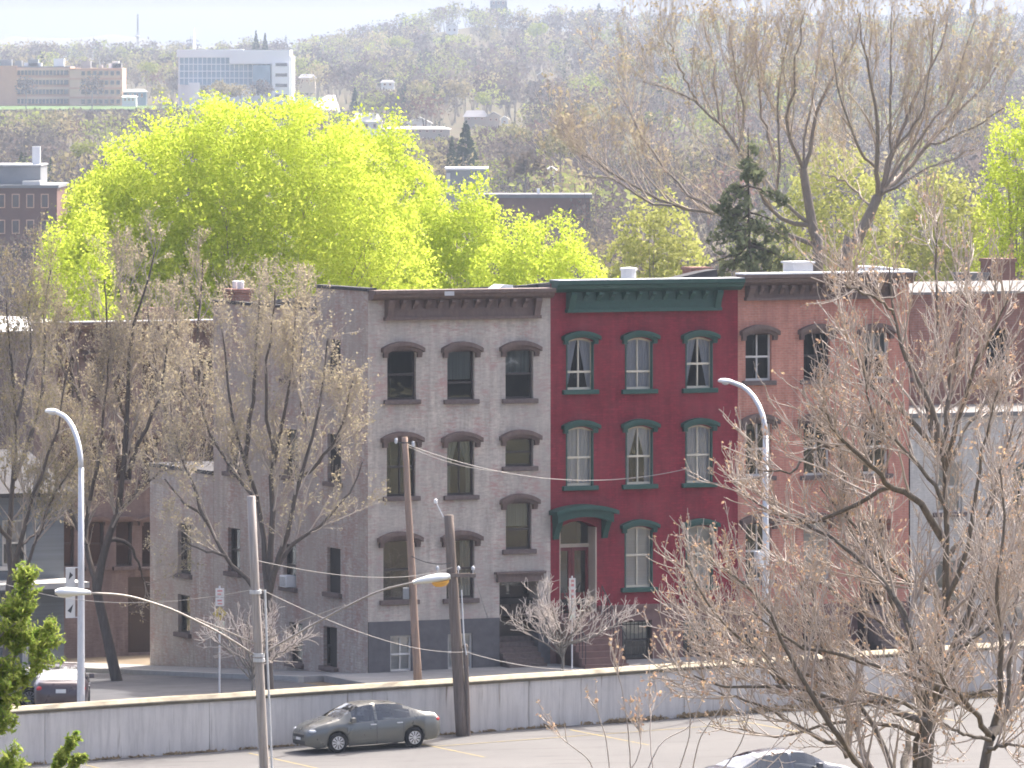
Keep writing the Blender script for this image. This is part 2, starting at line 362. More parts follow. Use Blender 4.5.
def ridge(prof, mat, name):
    mb = MB(); k = len(prof); g = 60; rr = random.Random(4)
    for i in range(g+1):
        u = -60+2*i; j = rr.uniform(-.012, .012)
        mb.v += [(u, y, zt(u)+z+j) for y, z in prof]
    for i in range(g):
        for q in range(k): mb.f.append((i*k+q, (i+1)*k+q, (i+1)*k+(q+1) % k, i*k+(q+1) % k)); mb.mi.append(0)
    mb.f += [tuple(range(k)), tuple(range((g+1)*k-1, g*k-1, -1))]; mb.mi += [0, 0]
    return mb.build(name, mat, rw)
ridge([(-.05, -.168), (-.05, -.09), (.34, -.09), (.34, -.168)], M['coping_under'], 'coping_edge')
ridge([(-.065, -.088), (-.06, -.06), (.11, .045), (.36, .05), (.36, -.088)], M['coping'], 'coping')

# ---------------------------------------------------------------- building kit
def facade_mesh(mb, x0, x1, z0, z1, ops, depth):
    xs = sorted({x0, x1, *[v for o in ops for v in o[:2]]}); zs = sorted({z0, z1, *[v for o in ops for v in o[2:4]]})
    xs = [x for x in xs if x0 <= x <= x1]; zs = [z for z in zs if z0 <= z <= z1]
    for i in range(len(xs)-1):
        for j in range(len(zs)-1):
            cx, cz = (xs[i]+xs[i+1])/2, (zs[j]+zs[j+1])/2
            if any(o[0] < cx < o[1] and o[2] < cz < o[3] for o in ops): continue
            mb.quad((xs[i],0,zs[j]), (xs[i+1],0,zs[j]), (xs[i+1],0,zs[j+1]), (xs[i],0,zs[j+1]))
    for o in ops:
        a, b, c, d = o[:4]; rise = o[4] if len(o) > 4 else 0; dp = o[5] if len(o) > 5 else depth
        mb.quad((a,0,c), (a,dp,c), (a,dp,d-rise), (a,0,d-rise)); mb.quad((b,0,c), (b,0,d-rise), (b,dp,d-rise), (b,dp,c))
        mb.quad((a,0,c), (b,0,c), (b,dp,c), (a,dp,c))
        ar = arch(a, b, d, rise)
        for p, q in zip(ar[:-1], ar[1:]):
            mb.quad((p[0],0,p[1]), (p[0],dp,p[1]), (q[0],dp,q[1]), (q[0],0,q[1]))
            if rise: mb.quad((p[0],0,p[1]), (q[0],0,q[1]), (q[0],0,d), (p[0],0,d))
def arch(a, b, top, rise, k=10):
    if not rise: return [(a, top), (b, top)]
    return [(a+(b-a)*i/k, top-rise+rise*(1-(2*i/k-1)**2)) for i in range(k+1)]
def window(parent, a, b, c, d, rise=0, depth=.22, frame='dark_sash', muntin=False, mid=.5, curtain=None, hood=None, sill=None, casing=None, bars=False, rot=0, side_lift=0.0, open_low=0.0):
    y0, y1 = depth-.07, depth; fw = .065; mb = MB()
    mb.box(a, a+fw, y0, y1, c, d-rise); mb.box(b-fw, b, y0, y1, c, d-rise); mb.box(a+fw, b-fw, y0, y1, c, c+fw*1.2)
    ar = arch(a, b, d, rise); ai = arch(a, b, d-fw, rise)
    for (p, q), (r_, s_) in zip(zip(ar[:-1], ar[1:]), zip(ai[:-1], ai[1:])):
        mb.quad((r_[0],y0,r_[1]), (s_[0],y0,s_[1]), (q[0],y0,q[1]), (p[0],y0,p[1])); mb.quad((r_[0],y0,r_[1]), (r_[0],y1,r_[1]), (s_[0],y1,s_[1]), (s_[0],y0,s_[1]))
    zm = c+(d-rise*.5-c)*mid; mb.box(a+fw, b-fw, y0-.012, y1-.003, zm-.035, zm+.035)
    if muntin: xm = (a+b)/2; mb.box(xm-.022, xm+.022, y0+.004, y1-.005, c+fw*1.2, d-fw-.01)
    w = mb.build('window', M[frame], parent); w.rotation_euler = (0, 0, rot)
    pg = MB(); arx = arch(a+.02, b-.02, d-.02, rise); pl = [(a+.02, c+.02), (b-.02, c+.02)]+arx[::-1]
    pg.add([(x, depth-.028, z) for x, z in pl], [tuple(range(len(pl)))]); pg.build('pane', M['glass'], w)
    if curtain:
        kind, mt = curtain; cm = MB(); yc = depth+.035; top = d-rise*.35-.03
        def drape(xa, xb, za, zb, taper=0, k=18):
            for i in range(k):
                f0, f1 = i/k, (i+1)/k
                def pt(f, z, tp): 
                    x = xa+(xb-xa)*f if not tp else xa+(xb-xa)*f*(1-tp) if taper > 0 else xb-(xb-xa)*(1-f)*(1-tp)
                    return (x, yc+.018*math.sin(f*k*1.35), z)
                t_ = abs(taper)
                cm.quad(pt(f0, za, t_), pt(f1, za, t_), pt(f1, zb, 0), pt(f0, zb, 0))
        xm = (a+b)/2
        if kind == 'full': drape(a, xm-.005, c, top); drape(xm+.005, b, c, top)
        elif kind == 'sides': drape(a, xm-.04, c+.02, top, .72); drape(xm+.04, b, c+.02, top, -.72)
        elif kind == 'tied': drape(a, xm-.01, zm-.05, top, .55); drape(xm+.01, b, zm-.05, top, -.55); drape(a, a+(b-a)*.22, c, zm-.05); drape(b-(b-a)*.22, b, c, zm-.05)
        elif kind == 'left': drape(a, a+(b-a)*.3, c, top)
        elif kind == 'right': drape(b-(b-a)*.42, b, c, top)
        elif kind == 'upper': drape(a, b, zm+.02, top)
        elif kind == 'lower': drape(a, b, c, zm-.1)
        elif kind == 'blind': cm.quad((a,yc,c+(d-c)*.02), (b,yc,c+(d-c)*.02), (b,yc,top), (a,yc,top))
        elif kind == 'halfblind': cm.quad((a,yc,zm+.1), (b,yc,zm+.1), (b,yc,top), (a,yc,top))
        cm.build('curtain', M[mt], w)
    if casing:
        e = .004; t_ = .05
        for q0, q1 in ((a+e, a+t_), (b-t_, b-e)): ca = MB(); ca.box(q0, q1, -.015, y0-.002, c+.002, d-rise-.002); ca.build('casing', M[casing], w)
    if sill:
        s_ = MB(); s_.box(a-.14, b+.14, -.14, depth-.072, c-.15, c+.003); s_.build('sill', M[sill], w, bev=.015)
    if hood:
        mt, ext, th, hr = hood[:4]; ear = hood[4] if len(hood) > 4 else .07; hm = MB(); xa, xb = a-ext, b+ext
        lo = arch(xa, xb, d+.03+side_lift, hr, 14); up = [(x, z+th) for x, z in lo]
        inner = arch(a-.03, b+.03, d+.03-.02+side_lift, max(rise, .02), 14)
        hm.prism(lo+up[::-1], -.16, .012)
        hm.prism([(x, z+th*.55) for x, z in arch(xa-.06, xb+.06, d+.03+side_lift, hr, 14)]+[(x, z+th+.05) for x, z in arch(xa-.06, xb+.06, d+.03+side_lift, hr, 14)][::-1], -.26, .008)
        for sx in (xa, xb-.15):                       # the ears carrying the hood
            zl = d+.03-hr+side_lift; hm.box(sx, sx+.15, -.13, .004, zl-ear, zl+.08)
        hm.build('window_hood', M[mt], w)
        if not rise and hr > .1:                      # board filling the flat head under the curved hood
            fb = MB(); pts = [(x, z) for x, z in lo if a-.02 <= x <= b+.02]
            fb.prism([(a-.02, d-.012), (b+.02, d-.012)]+[(x, z+.02) for x, z in pts][::-1], -.05, .006); fb.build('head_board', M[mt], w)
    if bars:
        ib = MB(); k = 7
        for i in range(k+1): x = a+.04+(b-a-.08)*i/k; ib.tube([(x, .06, c+.03), (x, .06, d-.03)], .011, 5)
        for f in (.1, .5, .9): z = c+(d-c)*f; ib.box(a+.01, b-.01, .05, .07, z-.012, z+.012)
        ib.build('window_bars', M['iron'], w)
    return w
def cornice(parent, x0, x1, f0, f1, top, th, fz0, mat, nb, proj=.55):
    """moulded top from x0 to x1, frieze board from f0 to f1 down to fz0, nb brackets"""
    mb = MB(); prof = [(.15, top), (-proj, top), (-proj, top-th*.32), (-proj+.08, top-th*.42), (-proj+.13, top-th*.7), (-proj*.45, top-th), (.15, top-th)]
    mb.prism([(y, z) for y, z in prof][::-1], x0, x1, axis='x'); c = mb.build('cornice', M[mat], parent)
    fr = MB(); fr.box(f0, f1, -.14, .02, fz0, top-th+.005); fr.box(f0-.04, f1+.04, -.21, .02, fz0-.02, fz0+.09); fr.box(f0+.02, f1-.02, -.18, .02, (fz0+top-th)/2-.02, (fz0+top-th)/2+.04)
    fr.build('frieze', M[mat], c)
    for i in range(nb):
        x = f0+.12+(f1-f0-.24)*i/(nb-1); big = i in (0, nb-1)
        bk = MB(); w = .07 if not big else .11; h = .30 if not big else (top-th-fz0)*.95
        bk.prism([(-.14, top-th), (-.14, top-th-h), (-.20, top-th-h), (-.27, top-th-h*.6), (-proj*.72, top-th-.08), (-proj*.72, top-th+.004)], x-w, x+w, axis='x')
        bk.build('bracket', M[mat], c)
    return c
def shell(parent, w, dep, zb, zt_, slope, side_mats, roof_mat, left=True, right=True):
    mb = MB()
    for x, on in ((0, left), (w, right)):
        if on: mb.quad((x, 0.004, zb), (x, dep, zb), (x, dep, zt_-slope*dep), (x, 0.004, zt_))
    mb.quad((0, dep, zb), (w, dep, zb), (w, dep, zt_-slope*dep), (0, dep, zt_-slope*dep)); mb.build('wall', side_mats, parent)
    r_ = MB(); t_ = .12
    r_.prism([(0.02, zt_-.10), (dep+.1, zt_-slope*dep-.10), (dep+.1, zt_-slope*dep+.02), (0.02, zt_+.02)], -.0, w, axis='x'); return r_.build('roof', M[roof_mat], parent)
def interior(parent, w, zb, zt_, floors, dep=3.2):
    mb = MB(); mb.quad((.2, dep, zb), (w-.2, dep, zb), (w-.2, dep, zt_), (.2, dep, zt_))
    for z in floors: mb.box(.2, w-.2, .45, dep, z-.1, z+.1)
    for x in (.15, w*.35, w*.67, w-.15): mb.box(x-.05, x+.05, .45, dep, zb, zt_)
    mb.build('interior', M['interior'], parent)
def box_part(name, mat, parent, *b, bev=0.0):
    mb = MB(); mb.box(*b); return mb.build(name, M[mat] if isinstance(mat, str) else mat, parent, bev=bev)
def win_px(x0, x1, yt, yb, u0):
    """window opening read off the front plane: returns local a, b, c, d"""
    a, d = FA(x0, yt); b, c = FA(x1, yb); d2 = FA(x1, yt)[1]; return a-u0, b-u0, c, d

# ================================================================ gray corner house
U_R, U_S, U_W = 6.70, 13.74, 20.30         # party lines of the row
g = thing('row_house', 'pale gray painted brick corner house with brown window hoods', 'house', W(0, 0, 0), TH, 'brick row houses facing the street')
wins = []                                   # (px box, kwargs)
HG = ('brown_stone', .17, .17, .20)
GC = dict(depth=.2, frame='dark_sash', sill='brown_stone', hood=('brown_trim', .17, .20, .22))
rows = [((387.3, 416, 350, 399.5), dict(mid=.5)), ((447.3, 474.4, 350, 399.2), dict(mid=.34, curtain=('halfblind', 'dim_curtain'))), ((505.5, 533.2, 349, 398.5), dict(mid=.5, curtain=('upper', 'dim_curtain'))),
        ((386.8, 415.5, 440, 496), dict(mid=.52, muntin=True)), ((447.2, 474.3, 440, 495), dict(mid=.55, muntin=True, curtain=('tied', 'dim_curtain'))), ((505.4, 533.2, 438, 466), dict(mid=.5)),
        ((505.8, 531.5, 502, 549), dict(mid=.42, curtain=('halfblind', 'dim_curtain'))),
        ((383.4, 414.5, 540, 599.5), dict(mid=.5)), ((446.5, 474.4, 539, 598), dict(mid=.5, curtain=('right', 'dim_curtain')))]
base_wins = [((390.4, 411.6, 636, 671), dict(curtain=('blind', 'blind'), mid=.48, muntin=True)), ((448, 472.6, 634, 668.5), dict(curtain=('blind', 'blind'), mid=.48, muntin=True))]
door_g = win_px(499.5, 538.5, 582, 655, 0)
ops = [win_px(*p, 0) for p, _ in rows]; bops = [win_px(*p, 0) for p, _ in base_wins]
zb_top = FA(430, 620)[1]
mb = MB(); facade_mesh(mb, 0, U_R, zb_top, 12.75, ops+[(*door_g[:2], max(zb_top, door_g[2]), door_g[3], 0, .9)], .2)
mb.build('wall', M['gray_brick'], g)
mb = MB(); x_d = door_g[0]
facade_mesh(mb, .02, U_R-.01, -2.5, zb_top, bops+[(*door_g[:2], door_g[2], zb_top, 0, .9)], .2)
o = mb.build('base_wall', M['gray_base'], g)
for (p, kw), op in zip(rows, ops): window(g, *op, **{**GC, **kw})
for (p, kw), op in zip(base_wins, bops): window(g, *op, depth=.16, frame='white_sash', sill='gray_base', **kw)
# door opening: brown lintel, panelled door, transom, inner steps
mb = MB(); a, b, c, d = door_g; mb.box(a-.12, b+.12, -.16, .02, d, d+.26); mb.box(a-.2, b+.2, -.24, .02, d+.26, d+.34); mb.build('door_lintel', M['brown_trim'], g)
zd = c+.62; dm = MB(); dm.box(a, b, .80, .86, zd, d-.5); dm.box(a, b, .78, .86, d-.55, d-.47)
for i in range(2):
    for j in range(3): dm.box(a+.12+i*.62, a+.6+i*.62, .785, .80, zd+.15+j*.56, zd+.58+j*.56)
dr = dm.build('door', M['door_dark'], g); tm = MB(); tm.quad((a,.82,d-.47), (b,.82,d-.47), (b,.82,d), (a,.82,d)); tm.build('transom', M['glass'], dr); hm = MB(); hm.lathe([(.0,0),(.03,.01),(.035,.03),(.02,.06),(0,.065)], 10, (a+.75, .77, zd+1.0)); hm.build('handle', M['iron'], dr)
st = MB(); nst = 6
for i in range(nst): z0 = .1+(zd-.1)*i/nst; st.box(a+.02, b-.02, -.75+i*.26, .86, z0-.35, .1+(zd-.1)*(i+1)/nst)
st.build('stoop', M['brown_stone'], g)
cx0, cz = FA(371, 291); cx1 = FA(556, 288)[0]; f0, fz = FA(384.5, 320); f1 = FA(538, 319)[0]
cornice(g, .02, 6.66, f0, f1, 12.86, .34, fz, 'brown_trim', 13, .55)
mb = MB(); mb.box(2.55, 2.9, -.56, -.545, 12.66, 12.80); mb.build('patch', M['flashing'], g)
# side wall (faces the side street): x of this mesh runs towards the street
side_px = [((284, 297.5, 430, 477), 0), ((327.5, 341, 435, 483), 0), ((226.5, 240, 438, 473), 0), ((283.5, 296, 545, 588), 1), ((327, 340.5, 549, 594), 0), ((228, 240, 529, 573), 0),
           ((323.5, 337, 628, 668), 0), ((289, 302.5, 624, 664), 0), ((327, 340.5, 340, 384), 0), ((284, 297.5, 337, 380), 0)]
sops = []
for (x0, x1, yt, yb), _ in side_px:
    n0, zt_ = SI(x1, yt); n1, _z = SI(x0, yt); zb_ = SI(x1, yb)[1]; sops.append((-n1, -n0, zb_, zt_))
ND = 13.6
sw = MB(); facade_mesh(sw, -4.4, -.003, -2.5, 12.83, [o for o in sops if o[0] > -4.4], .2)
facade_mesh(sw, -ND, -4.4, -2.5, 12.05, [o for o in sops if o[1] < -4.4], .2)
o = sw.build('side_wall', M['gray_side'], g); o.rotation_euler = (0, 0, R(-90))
cp = MB(); cp.box(-4.45, .05, -.06, .3, 12.82, 12.93); cp.box(-ND-.05, -4.4, -.06, .3, 12.04, 12.14)
o = cp.build('parapet_cap', M['roof_dark'], g); o.rotation_euler = (0, 0, R(-90))
ac_at = None
for ((px, ac), op) in zip(side_px, sops):
    window(g, *op, depth=.2, frame='dark_sash', mid=.5, sill='brown_stone', rot=R(-90), curtain=('upper', 'dim_curtain') if op[2] > 6 else None)
    if ac: ac_at = op
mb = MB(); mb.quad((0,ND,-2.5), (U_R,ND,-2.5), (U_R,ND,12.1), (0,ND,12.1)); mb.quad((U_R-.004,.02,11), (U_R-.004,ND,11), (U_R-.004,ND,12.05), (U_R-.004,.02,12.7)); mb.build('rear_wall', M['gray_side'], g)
r_ = MB(); r_.prism([(0.02, 12.70), (ND, 11.85), (ND, 11.98), (.02, 12.84)], .31, U_R-.01, axis='x'); rf = r_.build('roof', M['roof'], g)
ch = MB(); n0 = SI(228, 300)[0]; ch.box(.05, .75, n0-.45, n0+.55, 11.5, 12.42); ch.box(.0, .8, n0-.5, n0+.6, 12.42, 12.56); ch.build('chimney', M['dull_brick'], rf, bev=.02)
for q in (-.2, .25): c_ = MB(); c_.lathe([(.12, 0), (.13, .25), (.1, .27)], 10, (.4, n0+q, 12.56)); c_.build('chimney_pot', M['metal_white'], rf)
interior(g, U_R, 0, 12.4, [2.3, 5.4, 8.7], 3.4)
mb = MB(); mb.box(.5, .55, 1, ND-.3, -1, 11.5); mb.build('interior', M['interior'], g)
# lower rear wing
wz = SI(150, 466)[1]; n2 = SI(150, 560)[0]
wg = [((178, 191, 525, 575)), ((178, 190, 596, 634))]; wops = []
for (x0, x1, yt, yb) in wg:
    n0, z1_ = SI(x1, yt); n1, _z = SI(x0, yt); wops.append((-n1, -n0, SI(x1, yb)[1], z1_))
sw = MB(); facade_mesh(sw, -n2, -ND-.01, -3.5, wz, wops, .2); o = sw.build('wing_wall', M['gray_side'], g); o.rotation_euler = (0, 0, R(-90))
for op in wops: window(g, *op, depth=.2, frame='dark_sash', sill='brown_stone', rot=R(-90))
mb = MB(); mb.quad((0,n2,-3.5), (4.5,n2,-3.5), (4.5,n2,wz), (0,n2,wz)); mb.quad((4.5,ND,-3.5), (4.5,ND,wz), (4.5,n2,wz), (4.5,n2,-3.5)); mb.build('wing_rear_wall', M['gray_side'], g)
mb = MB(); mb.box(-.06, 4.6, ND+.02, n2+.06, wz-.02, wz+.12); mb.build('wing_roof', M['roof_dark'], g)
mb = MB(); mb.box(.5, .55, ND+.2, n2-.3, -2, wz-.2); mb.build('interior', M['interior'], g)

# air conditioner in the side window
n_ac = -(ac_at[0]+ac_at[1])/2; z_ac = ac_at[2]
ac = thing('air_conditioner', 'small white air conditioner in a side window of the gray corner house', 'air conditioner', W(0, n_ac, z_ac), TH)
box_part('case', 'metal_white', ac, -.26, .12, -.30, .30, .005, .40, bev=.02)
fm = MB()
for i in range(7): fm.box(-.275, -.261, -.25, .25, .05+i*.045, .07+i*.045)
fm.build('grille', M['factory_gray'], ac)

# ================================================================ red house
h = thing('row_house', 'dark red painted brick house with green hoods and green cornice', 'house', W(U_R, 0, 0), TH, 'brick row houses facing the street')
wR = U_S-U_R
RC = dict(rise=.13, depth=.20, frame='cream', muntin=True, sill='green_trim', casing='green_trim', hood=('green_trim', .11, .17, .18, .05))
rows = [((566, 591.3, 338.5, 389.5), dict(mid=.36, curtain=('sides', 'curtain'))), ((625, 650.3, 338, 389), dict(mid=.36, curtain=('full', 'curtain'))), ((685.3, 710.3, 337.5, 388), dict(mid=.5, curtain=('sides', 'curtain'))),
        ((565.8, 591, 427.5, 485.5), dict(mid=.5, curtain=('full', 'curtain'))), ((625.4, 650.5, 426.5, 484), dict(mid=.5, curtain=('tied', 'curtain'))), ((685.2, 710, 425.5, 482.5), dict(mid=.5, curtain=('full', 'curtain'))),
        ((624.5, 650.2, 527, 587), dict(mid=.55, curtain=('blind', 'blind'))), ((685.5, 710.5, 526, 585.5), dict(mid=.55, curtain=('blind', 'blind')))]
ops = [(*win_px(p[0], p[1]+2.6, p[2], p[3], U_R), .13) for p, _ in rows]
da, db, dc, dd = win_px(559.5, 596.5, 521.5, 612, U_R)
zbr = FA(640, 606)[1]
mb = MB(); facade_mesh(mb, .0, wR-.005, zbr, 13.0, ops+[(da, db, max(dc, zbr), dd, .22, .62)], .20); mb.build('wall', M['red_brick'], h)
bw = [win_px(622, 652, 621, 659, U_R), win_px(683, 712, 620, 656, U_R)]
mb = MB(); facade_mesh(mb, .0, wR-.005, -2.5, zbr, bw+([(da, db, dc, zbr, 0, .62)] if dc < zbr else []), .24); mb.box(.0, da-.05, -.05, .0, zbr-.08, zbr+.06); mb.box(db+.05, wR-.01, -.05, -.0, zbr-.08, zbr+.06); mb.build('base_wall', M['red_base'], h)
for (p, kw), op in zip(rows, ops): window(h, *op[:4], **{**RC, **kw})
for op in bw: window(h, *op, depth=.24, frame='dark_sash', bars=True, curtain=('upper', 'dim_curtain'))
# recessed entrance: green arched hood on brackets, transom, pair of red doors with tall panes, beige jambs
hm = MB(); xa, xb = da-.28, db+.42; lo = arch(xa, xb, dd+.16, .20, 16)
hm.prism(lo+[(x, z+.34) for x, z in lo][::-1], -.50, .012); hm.prism([(x, z+.26) for x, z in arch(xa-.12, xb+.12, dd+.17, .20, 16)]+[(x, z+.40) for x, z in arch(xa-.12, xb+.12, dd+.17, .20, 16)][::-1], -.68, .008)
hd = hm.build('door_hood', M['green_trim'], h)
for sx in (xa+.02, xb-.24):
    bk = MB(); zt_ = dd+.02; bk.prism([(.004, zt_), (.004, zt_-.62), (-.08, zt_-.62), (-.16, zt_-.42), (-.34, zt_-.16), (-.44, zt_)], sx, sx+.2, axis='x'); bk.build('bracket', M['green_trim'], hd)
mb = MB(); mb.box(da+.004, da+.05, .03, .60, dc, dd-.23); mb.build('jamb', M['beige'], h); mb = MB(); mb.box(db-.05, db-.004, -.02, .60, dc, dd-.23); mb.build('jamb', M['beige'], h)
zt_ = dd-.86; mb = MB(); mb.box(da+.05, db-.05, .50, .62, zt_-.06, zt_+.06); mb.build('transom_bar', M['beige'], h)
tr = MB(); pl = [(da+.05, zt_+.06), (db-.05, zt_+.06)]+arch(da+.05, db-.05, dd-.03, .2)[::-1]; tr.add([(x, .57, z) for x, z in pl], [tuple(range(len(pl)))]); tr.build('transom', M['dark_glass'], h)
xm = (da+db)/2
for s_ in (0, 1):
    x0, x1 = (da+.05, xm-.006) if s_ == 0 else (xm+.006, db-.05); dm = MB(); z0, z1 = dc+.02, zt_-.06
    dm.box(x0, x0+.11, .54, .60, z0, z1); dm.box(x1-.11, x1, .54, .60, z0, z1); dm.box(x0+.11, x1-.11, .54, .60, z1-.12, z1); dm.box(x0+.11, x1-.11, .54, .60, z0, z0+.62); dm.box(x0+.15, x1-.15, .525, .54, z0+.12, z0+.5)
    dr = dm.build('door', M['door_red'], h); gm = MB(); gm.quad((x0+.11,.575,z0+.62), (x1-.11,.575,z0+.62), (x1-.11,.575,z1-.12), (x0+.11,.575,z1-.12)); gm.build('pane', M['dark_glass'], dr)
    k = MB(); k.lathe([(0,0),(.03,.005),(.035,.03),(.02,.055),(0,.06)], 10, (x1-.05 if s_ == 0 else x0+.05, .52, z0+.95)); k.build('handle', M['cream'], dr)
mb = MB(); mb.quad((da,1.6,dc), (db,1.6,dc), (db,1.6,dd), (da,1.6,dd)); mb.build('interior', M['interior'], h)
st = MB(); ns = 9; z_s = .1
for i in range(ns): st.box(da-.12, db+.12, -.35-(ns-1-i)*.245, .55 if i == ns-1 else -.02, -.6, z_s+(dc-z_s)*(i+1)/ns+.0)
st.build('stoop', M['red_base'], h)
for sx in (da-.06, db+.06):
    rl = MB(); zt2 = dc+.9; rl.tube([(sx, -.30, zt2), (sx, -.35-(ns-1)*.245, z_s+1.0)], .025, 6)
    for i in range(0, ns, 1): y = -.35-(ns-1-i)*.245+.1; z = z_s+(dc-z_s)*(i+1)/ns; rl.tube([(sx, y, z), (sx, y, z+.85)], .012, 5)
    rl.build('railing', M['iron'], h)
f0, fz = FA(566, 312); f1 = FA(718.5, 309)[0]
cornice(h, .03, wR-.01, f0-U_R, f1-U_R, 13.10, .40, fz, 'green_trim', 12, .6)
rf = shell(h, wR, 13, -2.5, 12.98, .05, M['dull_brick'], 'roof')
mb = MB(); mb.box(.05, wR-.05, -.62, .2, 13.10, 13.125); mb.build('flashing', M['flashing'], h)
def roof_xy(px, py, n, u0): u, z = FA(px, py, n); return u-u0, n, z
def vent(px, py, n, r, hh, u0, parent, kind='dome', mat='metal_white', zbase=None):
    x, y, z = roof_xy(px, py, n, u0); mb = MB(); zb_ = zbase if zbase is not None else z-hh
    if kind == 'dome': mb.lathe([(r*.6, zb_-z), (r*.6, -hh*.5), (r, -hh*.5), (r*.95, -hh*.2), (r*.5, -hh*.02), (0.01, 0)], 16, (x, y, z))
    elif kind == 'pipe': mb.lathe([(r, zb_-z), (r, -.08), (r*1.15, -.08), (r*1.15, 0), (r*.3, .03)], 16, (x, y, z))
    return mb.build('roof_vent', M[mat], parent, smooth=kind == 'dome')
vent(571, 280, 3, .30, .45, U_R, rf, zbase=12.5); vent(653, 279, 3, .30, .4, U_R, rf, zbase=12.5)
vent(628.5, 268, 2.6, .26, 1, U_R, rf, 'pipe', zbase=12.4)
x, y, z = roof_xy(698, 267, 3.5, U_R); c_ = MB(); c_.box(x-.36, x+.36, y-.3, y+.5, 12.2, z-.1); c_.box(x-.4, x+.4, y-.34, y+.54, z-.1, z); c_.build('chimney', M['dull_brick'], rf)
mb = MB(); mb.prism([(wR-2.2, 12.95), (wR-.05, 12.95), (wR-.05, 13.35), (wR-.6, 13.28)], 1.5, 2.2); mb.build('parapet', M['roof_dark'], rf)
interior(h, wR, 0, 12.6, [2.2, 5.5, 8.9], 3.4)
x, y, z = roof_xy(500, 285, 2.5, 0); mb = MB(); mb.prism([(x-.35, 12.3), (x+.4, 12.3), (x+.35, z), (x, z+.02), (x-.25, z-.14)], 2.2, 3.0); mb.build('roof_hatch', M['metal_white'], bpy.data.objects['roof'])
mb = MB(); x = FA(535, 287, 1.2)[0]; mb.prism([(x-.9, 12.6), (x+1.1, 12.6), (x+1.1, 13.05), (x-.7, 12.9)], 1.0, 1.3); mb.build('party_parapet', M['roof_dark'], g)

# ================================================================ salmon house
s = thing('row_house', 'salmon brick house with brown hoods and a white edged flat roof', 'house', W(U_S, 0, 0), TH, 'brick row houses facing the street')
wS = U_W-U_S
SC = dict(depth=.2, frame='white_sash', muntin=True, sill='brown_stone', hood=('brown_trim', .17, .20, .22))
rows = [((745.5, 771.5, 333, 380.5), dict(mid=.5)), ((803.6, 829.8, 332, 379.5), dict(mid=.5, frame='dark_sash')), ((862.8, 888.3, 331.5, 378.5), dict(mid=.5, curtain=('upper', 'dim_curtain'))),
        ((745.5, 771.5, 422, 476), dict(mid=.5)), ((803.6, 829.8, 421, 475), dict(mid=.5)), ((862.8, 888.3, 420, 473.5), dict(mid=.5)),
        ((745.5, 771.5, 522, 580), dict(mid=.5)), ((803.6, 829.8, 521, 579), dict(mid=.5, curtain=('blind', 'blind')))]
ops = [win_px(*p, U_S) for p, _ in rows]; dS = win_px(860, 891, 520, 604, U_S)
zbs = FA(820, 604)[1]
mb = MB(); facade_mesh(mb, 0, wS, zbs, 13.1, ops+[(*dS[:2], max(zbs, dS[2]), dS[3], 0, .6)], .2); mb.build('wall', M['salmon_brick'], s)
bw = [win_px(745, 772, 620, 654, U_S), win_px(803, 830, 620, 652, U_S)]
mb = MB(); facade_mesh(mb, 0, wS, -2.5, zbs, bw+([(*dS[:2], dS[2], zbs, 0, .6)] if dS[2] < zbs else []), .2); mb.build('base_wall', M['red_base'], s)
for (p, kw), op in zip(rows, ops): window(s, *op, **{**SC, **kw})
for op in bw: window(s, *op, depth=.2, frame='dark_sash', bars=True)
a, b, c, d = dS; dm = MB(); dm.box(a, b, .54, .6, c, d-.5); dm.box(a, b, .5, .6, d-.52, d-.42)
for j in range(3): dm.box(a+.15, b-.15, .525, .54, c+.2+j*.75, c+.78+j*.75)
dr = dm.build('door', M['door_dark'], s); tm = MB(); tm.quad((a,.57,d-.42), (b,.57,d-.42), (b,.57,d), (a,.57,d)); tm.build('transom', M['glass'], dr)
st = MB()
for i in range(9): st.box(a-.1, b+.1, -.35-(8-i)*.245, .55 if i == 8 else -.02, -.6, .15+(c-.15)*(i+1)/9)
st.build('stoop', M['brown_stone'], s)
f0, fz = FA(745, 300); f1 = FA(893, 296)[0]
cornice(s, -.0, wS+.02, f0-U_S, f1-U_S, 13.22, .38, fz, 'brown_trim', 15, .55)
mb = MB(); mb.box(.02, wS+.05, -.58, .25, 13.22, 13.27); mb.build('flashing', M['metal_white'], s)
rf = shell(s, wS, 13, -2.5, 13.12, .05, M['dull_brick'], 'roof', left=True)
x, y, z = roof_xy(798, 263, 3, U_S); mb = MB(); mb.box(x-.38, x+.38, 2.6, 3.4, 12.6, z); mb.box(x-.44, x+.44, 2.54, 3.46, z, z+.06); mb.build('chimney', M['metal_white'], rf)
x, y, z = roof_xy(885, 266, 2.0, U_S); mb = MB(); mb.prism([(x-.75, 13.0), (x+.85, 13.0), (x+.85, 13.26), (x+.2, z-.06), (x-.3, z), (x-.7, z)], 1.7, 2.9); mb.build('skylight', M['metal_white'], rf, bev=.04)
interior(s, wS, 0, 12.8, [2.2, 5.6, 9.0], 3.4)

